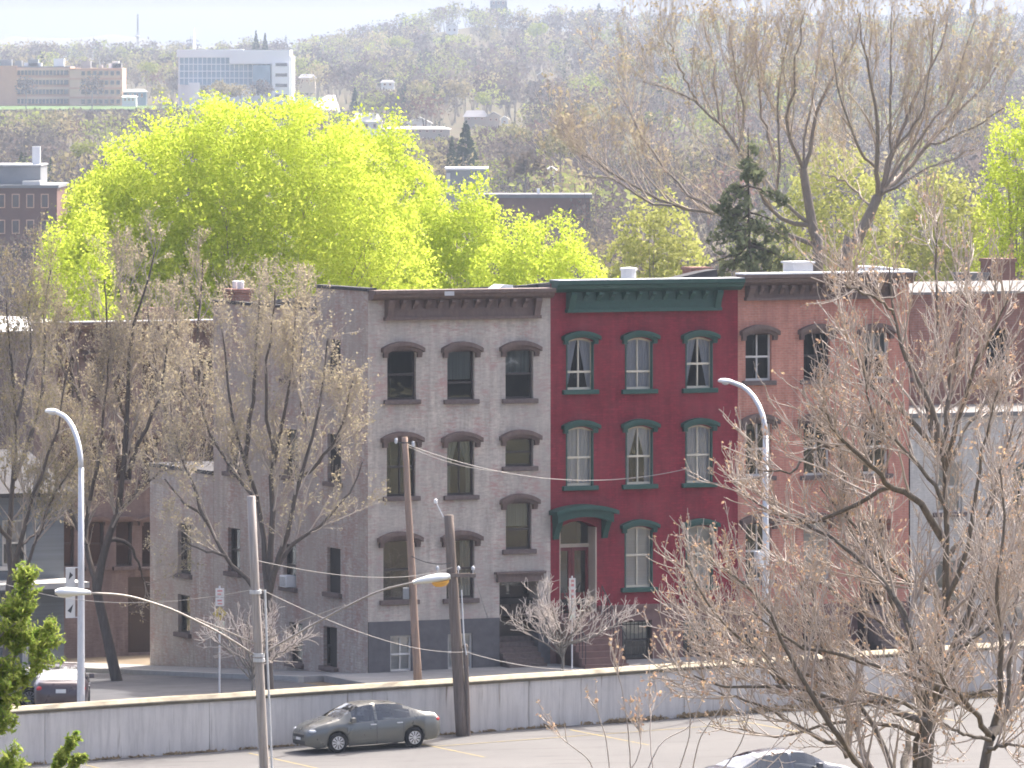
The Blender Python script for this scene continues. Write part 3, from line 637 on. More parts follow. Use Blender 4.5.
# ================================================================ right of the row
wh = thing('painted_building', 'low white painted brick building right of the salmon house, behind the bare tree', 'building', W(U_W+.05, 0, 0), TH)
zw = FA(960, 417)[1]; ow = [win_px(935, 961, 462, 512, U_W), win_px(1012, 1038, 462, 514, U_W), win_px(935, 961, 560, 618, U_W), win_px(990, 1030, 560, 625, U_W)]
mb = MB(); facade_mesh(mb, 0, 14, -2.5, zw, ow, .2); mb.build('wall', M['white_brick'], wh)
M['blue_frame'] = plain('blue_window_frame', (.10,.22,.42), .5, .15, 6)
for i, op in enumerate(ow): window(wh, *op, depth=.2, frame='blue_frame' if i == 1 else 'white_sash', sill='brown_stone', curtain=('blind', 'blind') if i in (0, 3) else ('upper', 'dim_curtain'))
rf = shell(wh, 14, 7.9, -2.5, zw, .0, M['white_brick'], 'roof', left=False)
mb = MB(); mb.box(-.02, 14.05, -.12, .3, zw+.025, zw+.16); mb.build('coping', M['roof'], wh)
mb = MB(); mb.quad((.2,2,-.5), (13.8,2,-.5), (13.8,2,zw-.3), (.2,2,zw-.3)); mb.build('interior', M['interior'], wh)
bb = thing('brick_building', 'plain dull red brick building with a pale roof edge, beyond the salmon house', 'building', W(U_W+.1, 8.0, 0), TH)
zb2 = FA(960, 293, 8)[1]
ob = [(3.2, 4.1, 9.2, 10.9), (7.2, 8.1, 9.2, 10.9)]
mb = MB(); facade_mesh(mb, 0, 13.8, zw-1, zb2, ob, .2); mb.build('wall', M['dull_brick'], bb)
for op in ob: window(bb, *op, depth=.2, frame='dark_sash', sill='brown_stone')
rf = shell(bb, 13.8, 10, -2.5, zb2-.1, .0, M['dull_brick'], 'roof')
mb = MB(); mb.prism([(-.12, zb2-.04), (.4, zb2-.04), (1.5, zb2+.36), (1.4, zb2+.38), (-.12, zb2+.05)], -.02, 13.85, axis='x'); mb.build('roof_edge', M['roof'], bb)
for px, hh, mt in ((1002, .95, 'dull_brick'), (975, .5, 'roof')):
    x, z = FA(px, 262 if px > 1000 else 276, 12); x -= U_W; c_ = MB(); c_.box(x-.45, x+.45, 4, 5, zb2-.3, z); c_.box(x-.5, x+.5, 3.95, 5.05, z, z+.12); c_.build('chimney', M[mt], rf)
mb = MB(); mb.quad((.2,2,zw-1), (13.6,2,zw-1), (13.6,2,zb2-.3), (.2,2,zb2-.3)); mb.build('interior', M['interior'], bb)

# ================================================================ across the side street, left
NL = 38.0; uL0, zL = FA(34, 323, NL); uL1 = FA(262, 323, NL)[0]; zg = -2.6
lb = thing('brick_building', 'weathered red brick row behind the street trees at the left, with a dark cornice', 'building', W(uL0, NL, 0), TH)
wl = uL1-uL0; ol = []
for px in (66, 96, 124, 150, 178, 206):
    for yt, yb in ((358, 398), (438, 480), (522, 566)): a, d = FA(px-8, yt, NL); b, c = FA(px+8, yb, NL); ol.append((a-uL0, b-uL0, c, d))
dl0 = FA(128, 590, NL)[0]-uL0; ol.append((dl0, dl0+1.3, zg+.4, zg+3.3))
mb = MB(); facade_mesh(mb, 0, wl, zg-1.5, zL-.3, ol, .2); mb.build('wall', M['left_brick'], lb)
for op in ol[:-1]: window(lb, *op, depth=.2, frame='dark_sash', sill='brown_stone', hood=('brown_trim', .14, .14, .10))
a, b, c, d = ol[-1]; dm = MB(); dm.box(a, b, .14, .2, c, d); dm.box(a+.15, b-.15, .12, .14, c+.2, d-.4); dm.build('door', M['door_dark'], lb)
cornice(lb, 0, wl, .2, wl-.2, zL, .34, zL-1.0, 'brown_trim', 18, .5)
rf = shell(lb, wl, 12, zg-1.5, zL-.3, .05, M['left_brick'], 'roof')
mb = MB(); mb.box(0, wl, -.52, .2, zL, zL+.04); mb.build('flashing', M['flashing'], lb)
mb = MB(); mb.quad((.2,2.5,zg), (wl-.2,2.5,zg), (wl-.2,2.5,zL-.5), (.2,2.5,zL-.5)); mb.build('interior', M['interior'], lb)
x = FA(157, 330, NL+5)[0]-uL0; c_ = MB(); c_.box(x-.5, x+.5, 4.5, 5.3, zL-1.5, zL+.35); c_.build('chimney', M['dull_brick'], rf)
# blue-gray clapboard house nearer the corner
NC = 16.0; uc0 = FA(-70, 500, NC)[0]; uc1, zc = FA(64, 490, NC); wc = uc1-uc0
cb = thing('clapboard_house', 'blue gray clapboard house with a porch behind the left lamp post', 'house', W(uc0, NC, 0), TH); zg2 = S(uc1, NC)
oc = [(wc-2.3, wc-1.4, zc-2.6, zc-1.0), (wc-5.2, wc-4.3, zc-2.6, zc-1.0), (wc-2.3, wc-1.4, zg2+1.2, zg2+2.9), (wc-5.4, wc-4.4, zg2+.5, zg2+2.7)]
mb = MB(); facade_mesh(mb, 0, wc, zg2-1, zc, oc, .12); mb.build('wall', M['clapboard'], cb)
for op in oc[:3]: window(cb, *op, depth=.12, frame='white_sash', sill='white_sash', curtain=('upper', 'curtain'))
a, b, c, d = oc[3]; dm = MB(); dm.box(a, b, .08, .12, c, d); dm.box(a+.12, b-.12, .065, .08, c+.9, d-.15); dm.build('door', M['door_dark'], cb)
mb = MB(); mb.quad((wc,.004,zg2-1), (wc,9,zg2-1), (wc,9,zc), (wc,.004,zc)); mb.quad((0,.004,zg2-1), (0,9,zg2-1), (0,9,zc), (0,.004,zc)); mb.quad((0,9,zg2-1), (wc,9,zg2-1), (wc,9,zc), (0,9,zc))
mb.add([(wc,0,zc),(wc,9,zc),(wc,4.5,zc+1.0)], [(0,1,2)]); mb.add([(0,0,zc),(0,9,zc),(0,4.5,zc+1.0)], [(0,1,2)]); mb.build('side_wall', M['clapboard'], cb)
mb = MB(); mb.prism([(-.4, zc-.2), (4.5, zc+1.06), (9.4, zc-.2), (9.4, zc-.05), (4.5, zc+1.22), (-.4, zc-.05)], -.3, wc+.3, axis='x'); mb.build('roof', M['roof_dark'], cb)
mb = MB(); mb.box(wc-6.5, wc+.1, -2.2, -.02, zg2+3.2, zg2+3.4); mb.box(wc-6.5, wc, -2.1, -.02, zg2+.2, zg2+.42); pr = mb.build('porch', M['white_sash'], cb)
for x in (wc-6.3, wc-4.3, wc-2.2, wc-.1): mb = MB(); mb.box(x-.08, x+.08, -2.05, -1.89, zg2+.42, zg2+3.2); mb.build('porch_post', M['white_sash'], pr)
mb = MB(); mb.quad((.2,2,zg2), (wc-.2,2,zg2), (wc-.2,2,zc-.1), (.2,2,zc-.1)); mb.build('interior', M['interior'], cb)
# white-roofed house further back at the left edge
NW = 52.0; uw0, zw2 = FA(2, 335, NW); uw1 = FA(58, 329, NW)[0]
wr = thing('gabled_house', 'house with a bright white metal roof showing above the trees at the left edge', 'house', W(uw0, NW, 0), TH)
ww = uw1-uw0+2; mb = MB(); facade_mesh(mb, 0, ww, -5, zw2, [(.9, 1.7, zw2-2.2, zw2-.8), (3, 3.8, zw2-2.2, zw2-.8)], .12)
mb.quad((0,.004,-5), (0,8,-5), (0,8,zw2), (0,.004,zw2)); mb.quad((ww,.004,-5), (ww,8,-5), (ww,8,zw2), (ww,.004,zw2)); mb.quad((0,8,-5), (ww,8,-5), (ww,8,zw2), (0,8,zw2)); mb.build('wall', M['house_tan'], wr)
for a in (.9, 3): window(wr, a, a+.8, zw2-2.2, zw2-.8, depth=.12, frame='white_sash', sill='white_sash')
mb = MB(); mb.add([(-.3,-.3,zw2),(ww+.3,-.3,zw2),(ww+.3,8.3,zw2),(-.3,8.3,zw2),(ww*.2,3.2,zw2+.62),(ww*.8,3.2,zw2+.5),(ww*.8,4.8,zw2+.5),(ww*.2,4.8,zw2+.62)], [(0,1,5,4),(1,2,6,5),(2,3,7,6),(3,0,4,7),(4,5,6,7),(3,2,1,0)]); mb.build('roof', M['metal_white'], wr)

# ================================================================ trees: traced limbs, then twigs grown from them, then buds or leaves
def cat_rom(pts, m):
    p = np.asarray(pts, float); n = len(p)
    if n == 2: return p[0]+(p[1]-p[0])*np.linspace(0, 1, m)[:, None]
    q = np.vstack([2*p[0]-p[1], p, 2*p[-1]-p[-2]]); out = []
    for t in np.linspace(0, n-1-1e-6, m):
        i = int(t); f = t-i; a, b, c, d = q[i], q[i+1], q[i+2], q[i+3]
        out.append(.5*((2*b)+(c-a)*f+(2*a-5*b+4*c-d)*f*f+(3*b-a-3*c+d)*f**3))
    return np.array(out)
def nrm(v): return v/np.maximum(np.linalg.norm(v, axis=-1, keepdims=True), 1e-9)
class Tree:
    def __init__(s, seed): s.r = np.random.default_rng(seed); s.lv = []
    def limbs(s, L, m=10, wob=0.0):
        """L: list of (points, r0, r1)"""
        P_ = np.stack([cat_rom(p, m) for p, _, _ in L]); Rr = np.stack([np.linspace(a, b, m) for _, a, b in L])
        if wob: w = s.r.normal(0, wob, P_.shape); w[:, 0] = 0; P_ = P_+w
        s.lv.append((P_, Rr)); return s
    def sprout(s, src, count, length, ang=(.5, .9), rr=(.55, .35), m=5, up=.25, wig=.18, frac=(.25, 1.0), rmin=.004, bias=None, tip=False, droop=0.0, lenfall=.5):
        P_, Rr = s.lv[src] if isinstance(src, int) else src
        seg = np.linalg.norm(np.diff(P_, axis=1), axis=2); w = seg.sum(1); w = w/w.sum()
        i = s.r.choice(len(P_), count, p=w); f = frac[0]+(frac[1]-frac[0])*s.r.random(count)**.8
        k = f*(P_.shape[1]-1); a = np.minimum(k.astype(int), P_.shape[1]-2); g = (k-a)[:, None]
        p0 = P_[i, a]*(1-g)+P_[i, a+1]*g; r0 = Rr[i, a]*(1-g[:, 0])+Rr[i, a+1]*g[:, 0]
        t = nrm(P_[i, a+1]-P_[i, a]); rnd = s.r.normal(size=(count, 3))
        if bias is not None: rnd = rnd+np.asarray(bias)
        perp = nrm(rnd-(rnd*t).sum(1, keepdims=True)*t); an = s.r.uniform(*ang, count)[:, None]
        d = nrm(t*np.cos(an)+perp*np.sin(an)+np.array([0, 0, up]))
        Ln = length*s.r.uniform(.55, 1.25, count)*(1-lenfall*(f-frac[0])/(frac[1]-frac[0]+1e-6))
        pts = [p0]; step = (Ln/(m-1))[:, None]
        for q in range(m-1):
            d = nrm(d+s.r.normal(0, wig, d.shape)+np.array([0, 0, (up*.35-droop*q/(m-1))])); pts.append(pts[-1]+d*step)
        ra = np.clip(r0*s.r.uniform(rr[1], rr[0], count), rmin, None); rad = ra[:, None]*np.linspace(1, .35, m)[None]
        rad = np.maximum(rad, rmin*.7)
        s.lv.append((np.stack(pts, 1), rad)); return s
    def mesh(s, levels, ks):
        Vs, Qs, off = [], [], 0
        for l, k in zip(levels, ks):
            P_, Rr = s.lv[l]; B, m, _ = P_.shape
            T = np.empty_like(P_); T[:, 1:-1] = P_[:, 2:]-P_[:, :-2]; T[:, 0] = P_[:, 1]-P_[:, 0]; T[:, -1] = P_[:, -1]-P_[:, -2]; T = nrm(T)
            ref = np.where(np.abs(T[:, :1, 2:3]) > .9, np.array([[[1., 0, 0]]]), np.array([[[0, 0, 1.]]])); ref = np.broadcast_to(ref, T.shape)
            A = nrm(np.cross(T, ref)); Bv = np.cross(A, T); th = np.arange(k)*2*np.pi/k
            ring = P_[:, :, None]+Rr[:, :, None, None]*(A[:, :, None]*np.cos(th)[:, None]+Bv[:, :, None]*np.sin(th)[:, None])
            V = ring.reshape(-1, 3); b = (np.arange(B)*m*k)[:, None, None]; q = (np.arange(m-1)*k)[None, :, None]; j = np.arange(k)[None, None]
            j2 = (np.arange(k)+1) % k; j2 = j2[None, None]
            Q = np.stack([b+q+j, b+q+j2, b+q+k+j2, b+q+k+j], -1).reshape(-1, 4)+off
            Vs.append(V); Qs.append(Q); off += len(V)
        return np.vstack(Vs), np.vstack(Qs)
    def leaf_points(s, levels, count, scatter, frac=(.3, 1)):
        out = []; tot = sum(len(s.lv[l][0]) for l in levels)
        for l in levels:
            P_, _ = s.lv[l]; c = int(count*len(P_)/tot); i = s.r.integers(0, len(P_), c); f = frac[0]+(frac[1]-frac[0])*s.r.random(c); k = f*(P_.shape[1]-1)
            a = np.minimum(k.astype(int), P_.shape[1]-2); g = (k-a)[:, None]; out.append(P_[i, a]*(1-g)+P_[i, a+1]*g+s.r.normal(0, scatter, (c, 3)))
        return np.vstack(out)
def cards(C, size, r, aspect=1.5, up=0.0, jitter=.4):
    n = len(C); d = nrm(r.normal(size=(n, 3))+np.array([0, 0, up])); x = r.normal(size=(n, 3)); e = nrm(np.cross(d, x))
    sz = size*(1+jitter*r.normal(size=n)).clip(.35, 2)[:, None]; a = d*sz*aspect*.5; b = e*sz*.5
    V = np.stack([C-a, C+b*.9-a*.1, C+a, C-b*.9-a*.1], 1).reshape(-1, 3); Q = np.arange(4*n).reshape(-1, 4); return V, Q
def plant(name, label, cat, base, T, trunk_lv, twig_lv, bark, twig_mat=None, leaves=None, leaf_mat=None, ks_t=None, ks_w=None, group=None, origin=True, leaf_name='leaves'):
    root = thing(name, label, cat, base, 0, group); b = np.array(base)
    V, Q = T.mesh(trunk_lv, ks_t or [9]*len(trunk_lv)); np_obj('trunk', V-b, Q, bark, root, smooth=True)
    cr = None
    if twig_lv: V, Q = T.mesh(twig_lv, ks_w or [4]*len(twig_lv)); cr = np_obj('crown', V-b, Q, twig_mat or bark, root)
    if leaves is not None: np_obj(leaf_name if cr else 'crown', leaves[0]-b, leaves[1], leaf_mat, cr or root)
    return root
M['bark_dark'] = plain('dark_furrowed_bark', (.10,.085,.073), .95, .35, 6, stretch=(3,3,.4))
M['bark_gray'] = plain('gray_bark', (.27,.235,.21), .95, .35, 6, stretch=(3,3,.4))
M['bark_pale'] = plain('pale_gray_bark', (.24,.22,.195), .95, .35, 6, stretch=(3,3,.4))
M['bark_fore'] = plain('lichen_gray_bark', (.20,.18,.155), .95, .5, 14, stretch=(2,2,.5))
M['twig_tan'] = plain('tan_twigs', (.50,.425,.355), .85, .3, 1.5)
M['twig_bright'] = plain('bright_gray_twigs', (.60,.53,.47), .8, .3, 2); M['twig_pale'] = plain('pale_gray_twigs', (.42,.37,.325), .85, .3, 1.5); M['bark_mid'] = plain('gray_brown_bark', (.13,.112,.10), .95, .35, 6, stretch=(3,3,.4))
M['twig_pink'] = plain('reddish_tan_twigs', (.50,.445,.395), .75, .35, 3, c2=(.31,.26,.225))
M['twig_gray'] = plain('gray_brown_twigs', (.25,.21,.185), .9, .3, 1)
M['bud_tan'] = leafmat('tan_buds', (.34,.29,.19), (.45,.40,.28), .35)
M['bud_olive'] = leafmat('olive_buds', (.22,.20,.11), (.34,.29,.18), .35)
M['bud_pink'] = leafmat('pinkish_buds', (.42,.27,.20), (.50,.38,.24), .35)
M['leaf_lime'] = leafmat('lime_spring_leaves', (.345,.445,.045), (.56,.62,.10), .57)
M['leaf_lime_b'] = leafmat('yellow_green_spring_leaves', (.42,.47,.05), (.55,.58,.10), .5)
M['leaf_pale'] = leafmat('pale_spring_leaves', (.30,.33,.09), (.40,.40,.14), .45)
M['needle_dark'] = leafmat('dark_needles', (.10,.125,.07), (.18,.20,.11), .42)
M['needle_bright'] = leafmat('yew_sprays', (.17,.27,.05), (.40,.44,.12), .45)
def pp(l, Y, dy=0.0): return [tuple(P(x, y, Y+dy*i/max(1, len(l)-1))) for i, (x, y) in enumerate(l)]

# ---------------------------------------------------------------- the big lime-green maples behind the row
def maple(name, label, seed, cx, ytop, halfw, Y, ybot, nl, nleaf, leaf='leaf_lime', trunkr=.34, lsize=.082, squat=1.0, lean=0):
    T = Tree(seed); s_ = Y/F; X0 = (cx-512)*s_; gz = terrain(X0, Y)-.3; ztop = CAMZ-(ytop-HOR)*s_; hw = halfw*s_
    H = ztop-gz; fork = gz+H*.26; r = T.r; zc = gz+H*.60; rz = (ztop-zc)
    T.limbs([([(X0, Y, gz), (X0+.1, Y, gz+H*.14), (X0-.05, Y+.1, fork)], trunkr*1.3, trunkr*.9)], 8)
    def env(q):                                         # uneven outline of the dome, as a factor on its radius
        return 1+.035*np.sin(q[:, 0]*5.1+seed)*np.cos(q[:, 2]*4.3+seed*2)+.035*np.sin(q[:, 1]*7.3+q[:, 2]*6.1+seed)+.03*np.sin(q[:, 0]*13+q[:, 2]*11)
    sc = np.array([hw, hw*.85, rz]); c0 = np.array([X0, Y, zc]); nlim = nl*3; q = r.normal(size=(nlim, 3)); q[:, 2] = np.abs(q[:, 2])*.9-.25; q = nrm(q); tips = c0+q*sc*env(q)[:, None]*r.uniform(.55, .97, (nlim, 1)); L = []
    for p2 in tips:
        p0 = np.array([X0-.05+r.normal(0, .08), Y+.1+r.normal(0, .08), fork-r.random()*H*.06]); pm = p0*.5+p2*.5+np.array([-(p2[0]-X0)*.16, -(p2[1]-Y)*.16, 0])
        L.append(([p0, pm, p2], trunkr*r.uniform(.18, .38), .015))
    T.limbs(L, 9, .06); n = len(L)
    T.sprout(1, n*8, hw*.36, (.35, .8), (.6, .4), 6, .35, .14, (.3, 1), rmin=.012); T.sprout(2, n*40, hw*.18, (.35, .9), (.6, .4), 5, .3, .2, (.2, 1), rmin=.008)
    m_ = int(nleaf*1.45); q = r.normal(size=(m_, 3)); q[:, 2] = np.where(q[:, 2] < -.9, -q[:, 2], q[:, 2]); q = nrm(q); q = q[q[:, 2] > -.72]; f = (.30+.70*r.random(len(q))**.42)*env(q)*r.normal(1, .025, len(q))
    C = c0+q*sc*f[:, None]; w_ = 2*math.pi/1.9
    g = np.sin(C[:, 0]*w_+1.3*np.sin(C[:, 2]*w_*.7))+np.sin(C[:, 1]*w_*.9+seed)+np.sin(C[:, 2]*w_*1.15+1.1*np.sin(C[:, 0]*w_*.6))+.5*np.sin(C[:, 0]*w_*2.3+C[:, 2]*w_*2.1)
    C = C[g+r.normal(0, .9, len(C)) > -.75]; C = np.vstack([C[:int(nleaf*.8)], T.leaf_points([3], nleaf//5, hw*.02, (.2, 1))])
    return plant(name, label, 'tree', (X0, Y, gz), T, [0, 1], [2, 3], M['bark_gray'], M['twig_gray'], cards(C, lsize, r), M[leaf], [9, 6], [4, 3])
maple('maple_tree', 'tallest and widest lime green tree, its domed crown rising behind the gray corner house', 11, 250, 92, 190, 318, 300, 21, 280000)
maple('maple_tree', 'broad lime green tree at the left end of the green mass, behind street trees', 12, 128, 150, 100, 320, 310, 14, 120000)
maple('maple_tree', 'lime green tree filling the right shoulder of the green mass above the gray roof', 13, 376, 118, 90, 330, 300, 12, 100000)
maple('maple_tree', 'low lime green tree showing just above the red house cornice', 14, 538, 222, 108, 322, 320, 13, 100000)
maple('maple_tree', 'small lime green tree whose crown fills the dip behind the gray roof', 15, 456, 180, 84, 326, 320, 12, 76000)
maple('maple_tree', 'narrow lime green tree on the far left flank of the green mass', 16, 80, 190, 54, 300, 320, 10, 24000, 'leaf_lime')
maple('maple_tree', 'bright lime green tree at the right edge of the picture above the brick building', 17, 1026, 98, 58, 335, 330, 12, 36000)
maple('maple_tree', 'thin yellow green tree seen through the forked bare tree', 18, 838, 140, 75, 420, 340, 11, 16000, 'leaf_pale', lsize=.15)
maple('maple_tree', 'pale yellow green tree right of the forked bare tree', 19, 945, 165, 68, 400, 340, 11, 16000, 'leaf_pale', lsize=.15)
maple('maple_tree', 'pale yellow green tree behind the dark conifer', 20, 655, 195, 70, 400, 330, 11, 16000, 'leaf_pale', lsize=.15)

# ---------------------------------------------------------------- two tall bare trees behind the salmon house, and the conifer between their trunks
YB = 352
def bare_big(name, label, limb_px, seed, base_px, r_tr):
    T = Tree(seed); bx = P(base_px, 300, YB); gz = terrain(bx.x, YB)-.3
    tr = limb_px[0]; p0 = pp(tr, YB); T.limbs([([(bx.x-.3, YB, gz)]+p0, r_tr*1.15, r_tr*.8)], 12)
    rr = T.r; L = [(pp(l, YB, rr.uniform(-5, 5)), w/21.3/2*.74, .022) for l, w in limb_px[1:]]
    T.limbs(L, 12, .05); n = len(L)
    T.sprout(1, n*13, 4.6, (.35, .8), (.6, .35), 8, .30, .10, (.15, 1)); T.sprout(2, n*62, 2.3, (.35, .8), (.6, .4), 6, .30, .13, (.15, 1), rmin=.011)
    T.sprout(3, n*260, 1.15, (.3, .85), (.7, .4), 5, .3, .16, (.1, 1), rmin=.006); T.sprout(4, n*560, .6, (.3, .9), (.8, .5), 4, .25, .2, (.1, 1), rmin=.0048)
    C = T.leaf_points([5], n*420, .06); return plant(name, label, 'tree', (bx.x-.3, YB, gz), T, [0, 1], [2, 3, 4, 5], M['bark_gray'], M['twig_tan'], cards(C, .09, rr), M['bud_tan'], [10, 7], [4, 3, 3, 3], leaf_name='buds')
bare_big('bare_tree', 'tall bare tree with a low wide fork behind the right half of the salmon house', [
    [(845, 272), (855, 245), (868, 218), (878, 196)],
    ([(878, 196), (885, 187), (898, 181), (925, 148), (949, 121), (976, 94), (992, 74), (1016, 44)], 9), ([(878, 196), (877, 168), (878, 118), (868, 77), (863, 44), (858, 8)], 8),
    ([(880, 192), (885, 178), (895, 148), (908, 111), (925, 77), (942, 44), (949, 10)], 8), ([(881, 190), (888, 161), (890, 134), (892, 84), (889, 50), (890, 6)], 6),
    ([(885, 187), (905, 160), (930, 125), (952, 100), (962, 60), (972, 22)], 5), ([(925, 148), (950, 138), (985, 120), (1010, 105)], 4), ([(878, 170), (860, 150), (848, 120), (838, 84), (832, 40)], 5),
    ([(880, 195), (900, 186), (925, 170), (950, 160), (975, 148)], 4), ([(872, 210), (855, 190), (838, 180), (822, 172)], 4), ([(895, 148), (912, 128), (925, 100), (930, 60), (935, 20)], 4)], 31, 838, .29)
bare_big('bare_tree', 'tall bare tree with many stems left of the forked one, its limbs reaching left', [
    [(818, 270), (815, 240), (808, 200), (803, 168)],
    ([(803, 168), (791, 141), (787, 111), (794, 84), (798, 44), (806, 8)], 6), ([(804, 170), (814, 128), (824, 94), (841, 67), (855, 40), (862, 12)], 6),
    ([(812, 225), (790, 208), (777, 195), (780, 150), (777, 101), (784, 60), (790, 20)], 6), ([(812, 225), (785, 222), (764, 201), (740, 154), (720, 124), (697, 104), (680, 94), (640, 82)], 7),
    ([(775, 160), (765, 130), (760, 100), (758, 60), (752, 18)], 5), ([(815, 245), (760, 225), (720, 215), (672, 206), (622, 179), (592, 159), (572, 150)], 7),
    ([(735, 222), (705, 205), (680, 189), (660, 160), (639, 129), (628, 108), (615, 88)], 5), ([(672, 206), (640, 198), (610, 178), (575, 176)], 4), ([(720, 124), (715, 90), (712, 55), (705, 22)], 4), ([(740, 154), (742, 110), (735, 70), (730, 25)], 4),
    ([(697, 104), (680, 70), (668, 40)], 3), ([(803, 168), (808, 120), (815, 80), (822, 30)], 4)], 32, 820, .25)
def conifer(name, label, px, ytop, ybase, Y, hw_px, seed, mat, n=26, ncards=9000, csize=.30):
    s_ = Y/F; T = Tree(seed); X0 = (px-512)*s_; gz = terrain(X0, Y)-.2; zt_ = CAMZ-(ytop-HOR)*s_; H = zt_-gz; hw = hw_px*s_; r = T.r
    T.limbs([([(X0, Y, gz), (X0+.1, Y, gz+H*.5), (X0, Y, zt_)], .05*hw+.08, .02)], 10); L = []
    zlow = CAMZ-(ybase-HOR)*s_
    for i in range(n*2):
        f = r.random()**.8; z = zt_-(zt_-zlow)*f; a = r.random()*6.283; ln = hw*(.16+.84*f**.7)*r.uniform(.35, 1.25)
        L.append(([(X0, Y, z+ln*.15), (X0+math.cos(a)*ln*.55, Y+math.sin(a)*ln*.55, z), (X0+math.cos(a)*ln, Y+math.sin(a)*ln, z-ln*.22)], .05, .012))
    T.limbs(L, 6); T.sprout(1, n*14, hw*.26, (.5, 1.1), (.6, .4), 4, -.25, .2, (.15, 1), rmin=.01)
    C = T.leaf_points([1, 2], ncards, hw*.035, (.1, 1)); return plant(name, label, 'tree', (X0, Y, gz), T, [0], [1, 2], M['bark_dark'], M['bark_dark'], cards(C, csize, r, 2.2, -.6), M[mat], [8], [4, 3], leaf_name='needles')
conifer('conifer_tree', 'dark drooping conifer in front of the bare trees, behind the red house', 748, 128, 275, 345, 54, 41, 'needle_dark', 24, 2700, .15)

# ---------------------------------------------------------------- street trees at the left
def street_tree(name, label, base, trunk, limbs, Y, seed, sc=30.3, n1=15, n2=110, n3=330, budc=1700, bud='bud_tan', twig='twig_pale', bark='bark_mid', l1=2.3, r0=.2, up=.3, bud_size=.048, extra=1.0):
    T = Tree(seed); T.limbs([(pp(trunk, Y), r0, r0*.72)], 10); rr = T.r
    L = [(pp(l, Y, rr.uniform(-3.2, 3.2)), w/sc/2, .02) for l, w in limbs]; T.limbs(L, 10, .035); n = len(L)
    T.sprout(1, n*n1, l1, (.35, .85), (.6, .35), 7, up, .12, (.2, 1)); T.sprout(2, n*n2, l1*.5, (.3, .9), (.6, .4), 5, up, .16, (.1, 1), rmin=.008)
    T.sprout(3, n*n3, l1*.26, (.3, .9), (.7, .4), 4, up*.8, .2, (.1, 1), rmin=.006)
    C = T.leaf_points([3, 4], int(n*budc), .05); b = P(*base, Y)
    return plant(name, label, 'tree', tuple(b), T, [0, 1], [2, 3, 4], M[bark], M[twig], cards(C, bud_size, rr, 1.4), M[bud], [9, 7], [4, 3, 3], leaf_name='buds')
street_tree('street_tree', 'leaning street tree with a dark forked trunk in front of the weathered brick row', (117, 681),
    [(117, 682), (110, 650), (104, 623), (97, 592), (96, 578)],
    [([(96, 580), (88, 562), (86, 540), (90, 500), (84, 440), (80, 380), (76, 330)], 7), ([(97, 590), (103, 560), (112, 530), (120, 496), (125, 416), (130, 366), (133, 333), (146, 283), (156, 250)], 9),
     ([(122, 480), (140, 440), (158, 405), (165, 370), (168, 330)], 5), ([(126, 420), (112, 380), (108, 330), (104, 280)], 4), ([(86, 545), (66, 500), (52, 450), (46, 400), (40, 340)], 5),
     ([(90, 500), (100, 450), (106, 400), (110, 350)], 4), ([(110, 540), (130, 545), (138, 562), (148, 588)], 5), ([(133, 333), (122, 300), (118, 260)], 3), ([(80, 400), (62, 370), (56, 330)], 4), ([(118, 510), (150, 480), (180, 462)], 4)],
    256, 51, 29.3)
street_tree('street_tree', 'bare limbed street tree with tan buds against the gray side wall', (268, 694),
    [(268, 695), (267, 660), (267, 625), (268, 590)],
    [([(268, 600), (249, 584), (226, 556), (206, 521), (183, 502), (165, 480)], 6), ([(268, 590), (263, 556), (257, 498), (245, 459), (232, 420), (226, 370), (220, 320)], 7), ([(269, 580), (272, 520), (275, 459), (285, 420), (292, 360), (296, 310)], 7),
     ([(268, 600), (276, 564), (287, 537), (300, 478), (312, 439), (322, 390), (326, 340)], 7), ([(274, 575), (290, 545), (312, 533), (335, 510), (351, 490), (362, 462)], 5), ([(257, 498), (240, 480), (214, 440), (200, 400), (190, 350)], 5),
     ([(245, 459), (252, 400), (256, 350), (258, 295)], 5), ([(275, 459), (266, 400), (270, 340), (276, 290)], 4), ([(300, 478), (325, 455), (345, 420), (352, 380)], 4), ([(312, 439), (300, 390), (304, 340), (308, 300)], 4), ([(206, 521), (190, 480), (176, 440), (170, 400)], 4), ([(226, 556), (200, 548), (178, 540)], 3)],
    243.5, 52, 30.8, n1=14, n3=260, budc=1900)
street_tree('street_tree', 'street tree at the left edge, its trunk rising behind the evergreen shrub', (8, 690),
    [(8, 692), (8, 640), (9, 600), (12, 572)],
    [([(12, 575), (20, 545), (30, 505), (44, 470), (56, 420), (70, 355)], 6), ([(12, 575), (8, 530), (14, 480), (17, 416), (10, 350), (8, 290)], 7), ([(11, 590), (28, 560), (44, 520), (62, 480), (86, 450)], 4), ([(14, 480), (32, 430), (43, 383), (44, 320), (48, 270)], 5), ([(10, 540), (-20, 500), (-40, 450)], 5), ([(17, 416), (30, 360), (28, 300)], 4), ([(20, 545), (40, 530), (60, 510)], 3)],
    252, 53, 29.8, n1=18, n2=120, budc=2300, bud='bud_olive')
street_tree('street_tree', 'budding tree right behind the leaning street tree, in front of the lime green crown', (190, 640),
    [(190, 650), (188, 600), (186, 540), (184, 480)],
    [([(184, 490), (172, 440), (160, 390), (150, 340), (148, 300)], 5), ([(184, 480), (190, 420), (196, 360), (200, 300), (204, 260)], 5), ([(186, 520), (204, 470), (216, 410), (224, 350), (236, 300)], 5), ([(186, 500), (164, 470), (140, 430), (124, 380)], 4), ([(190, 420), (178, 370), (176, 310)], 4)],
    276, 54, 27.2, budc=1700)
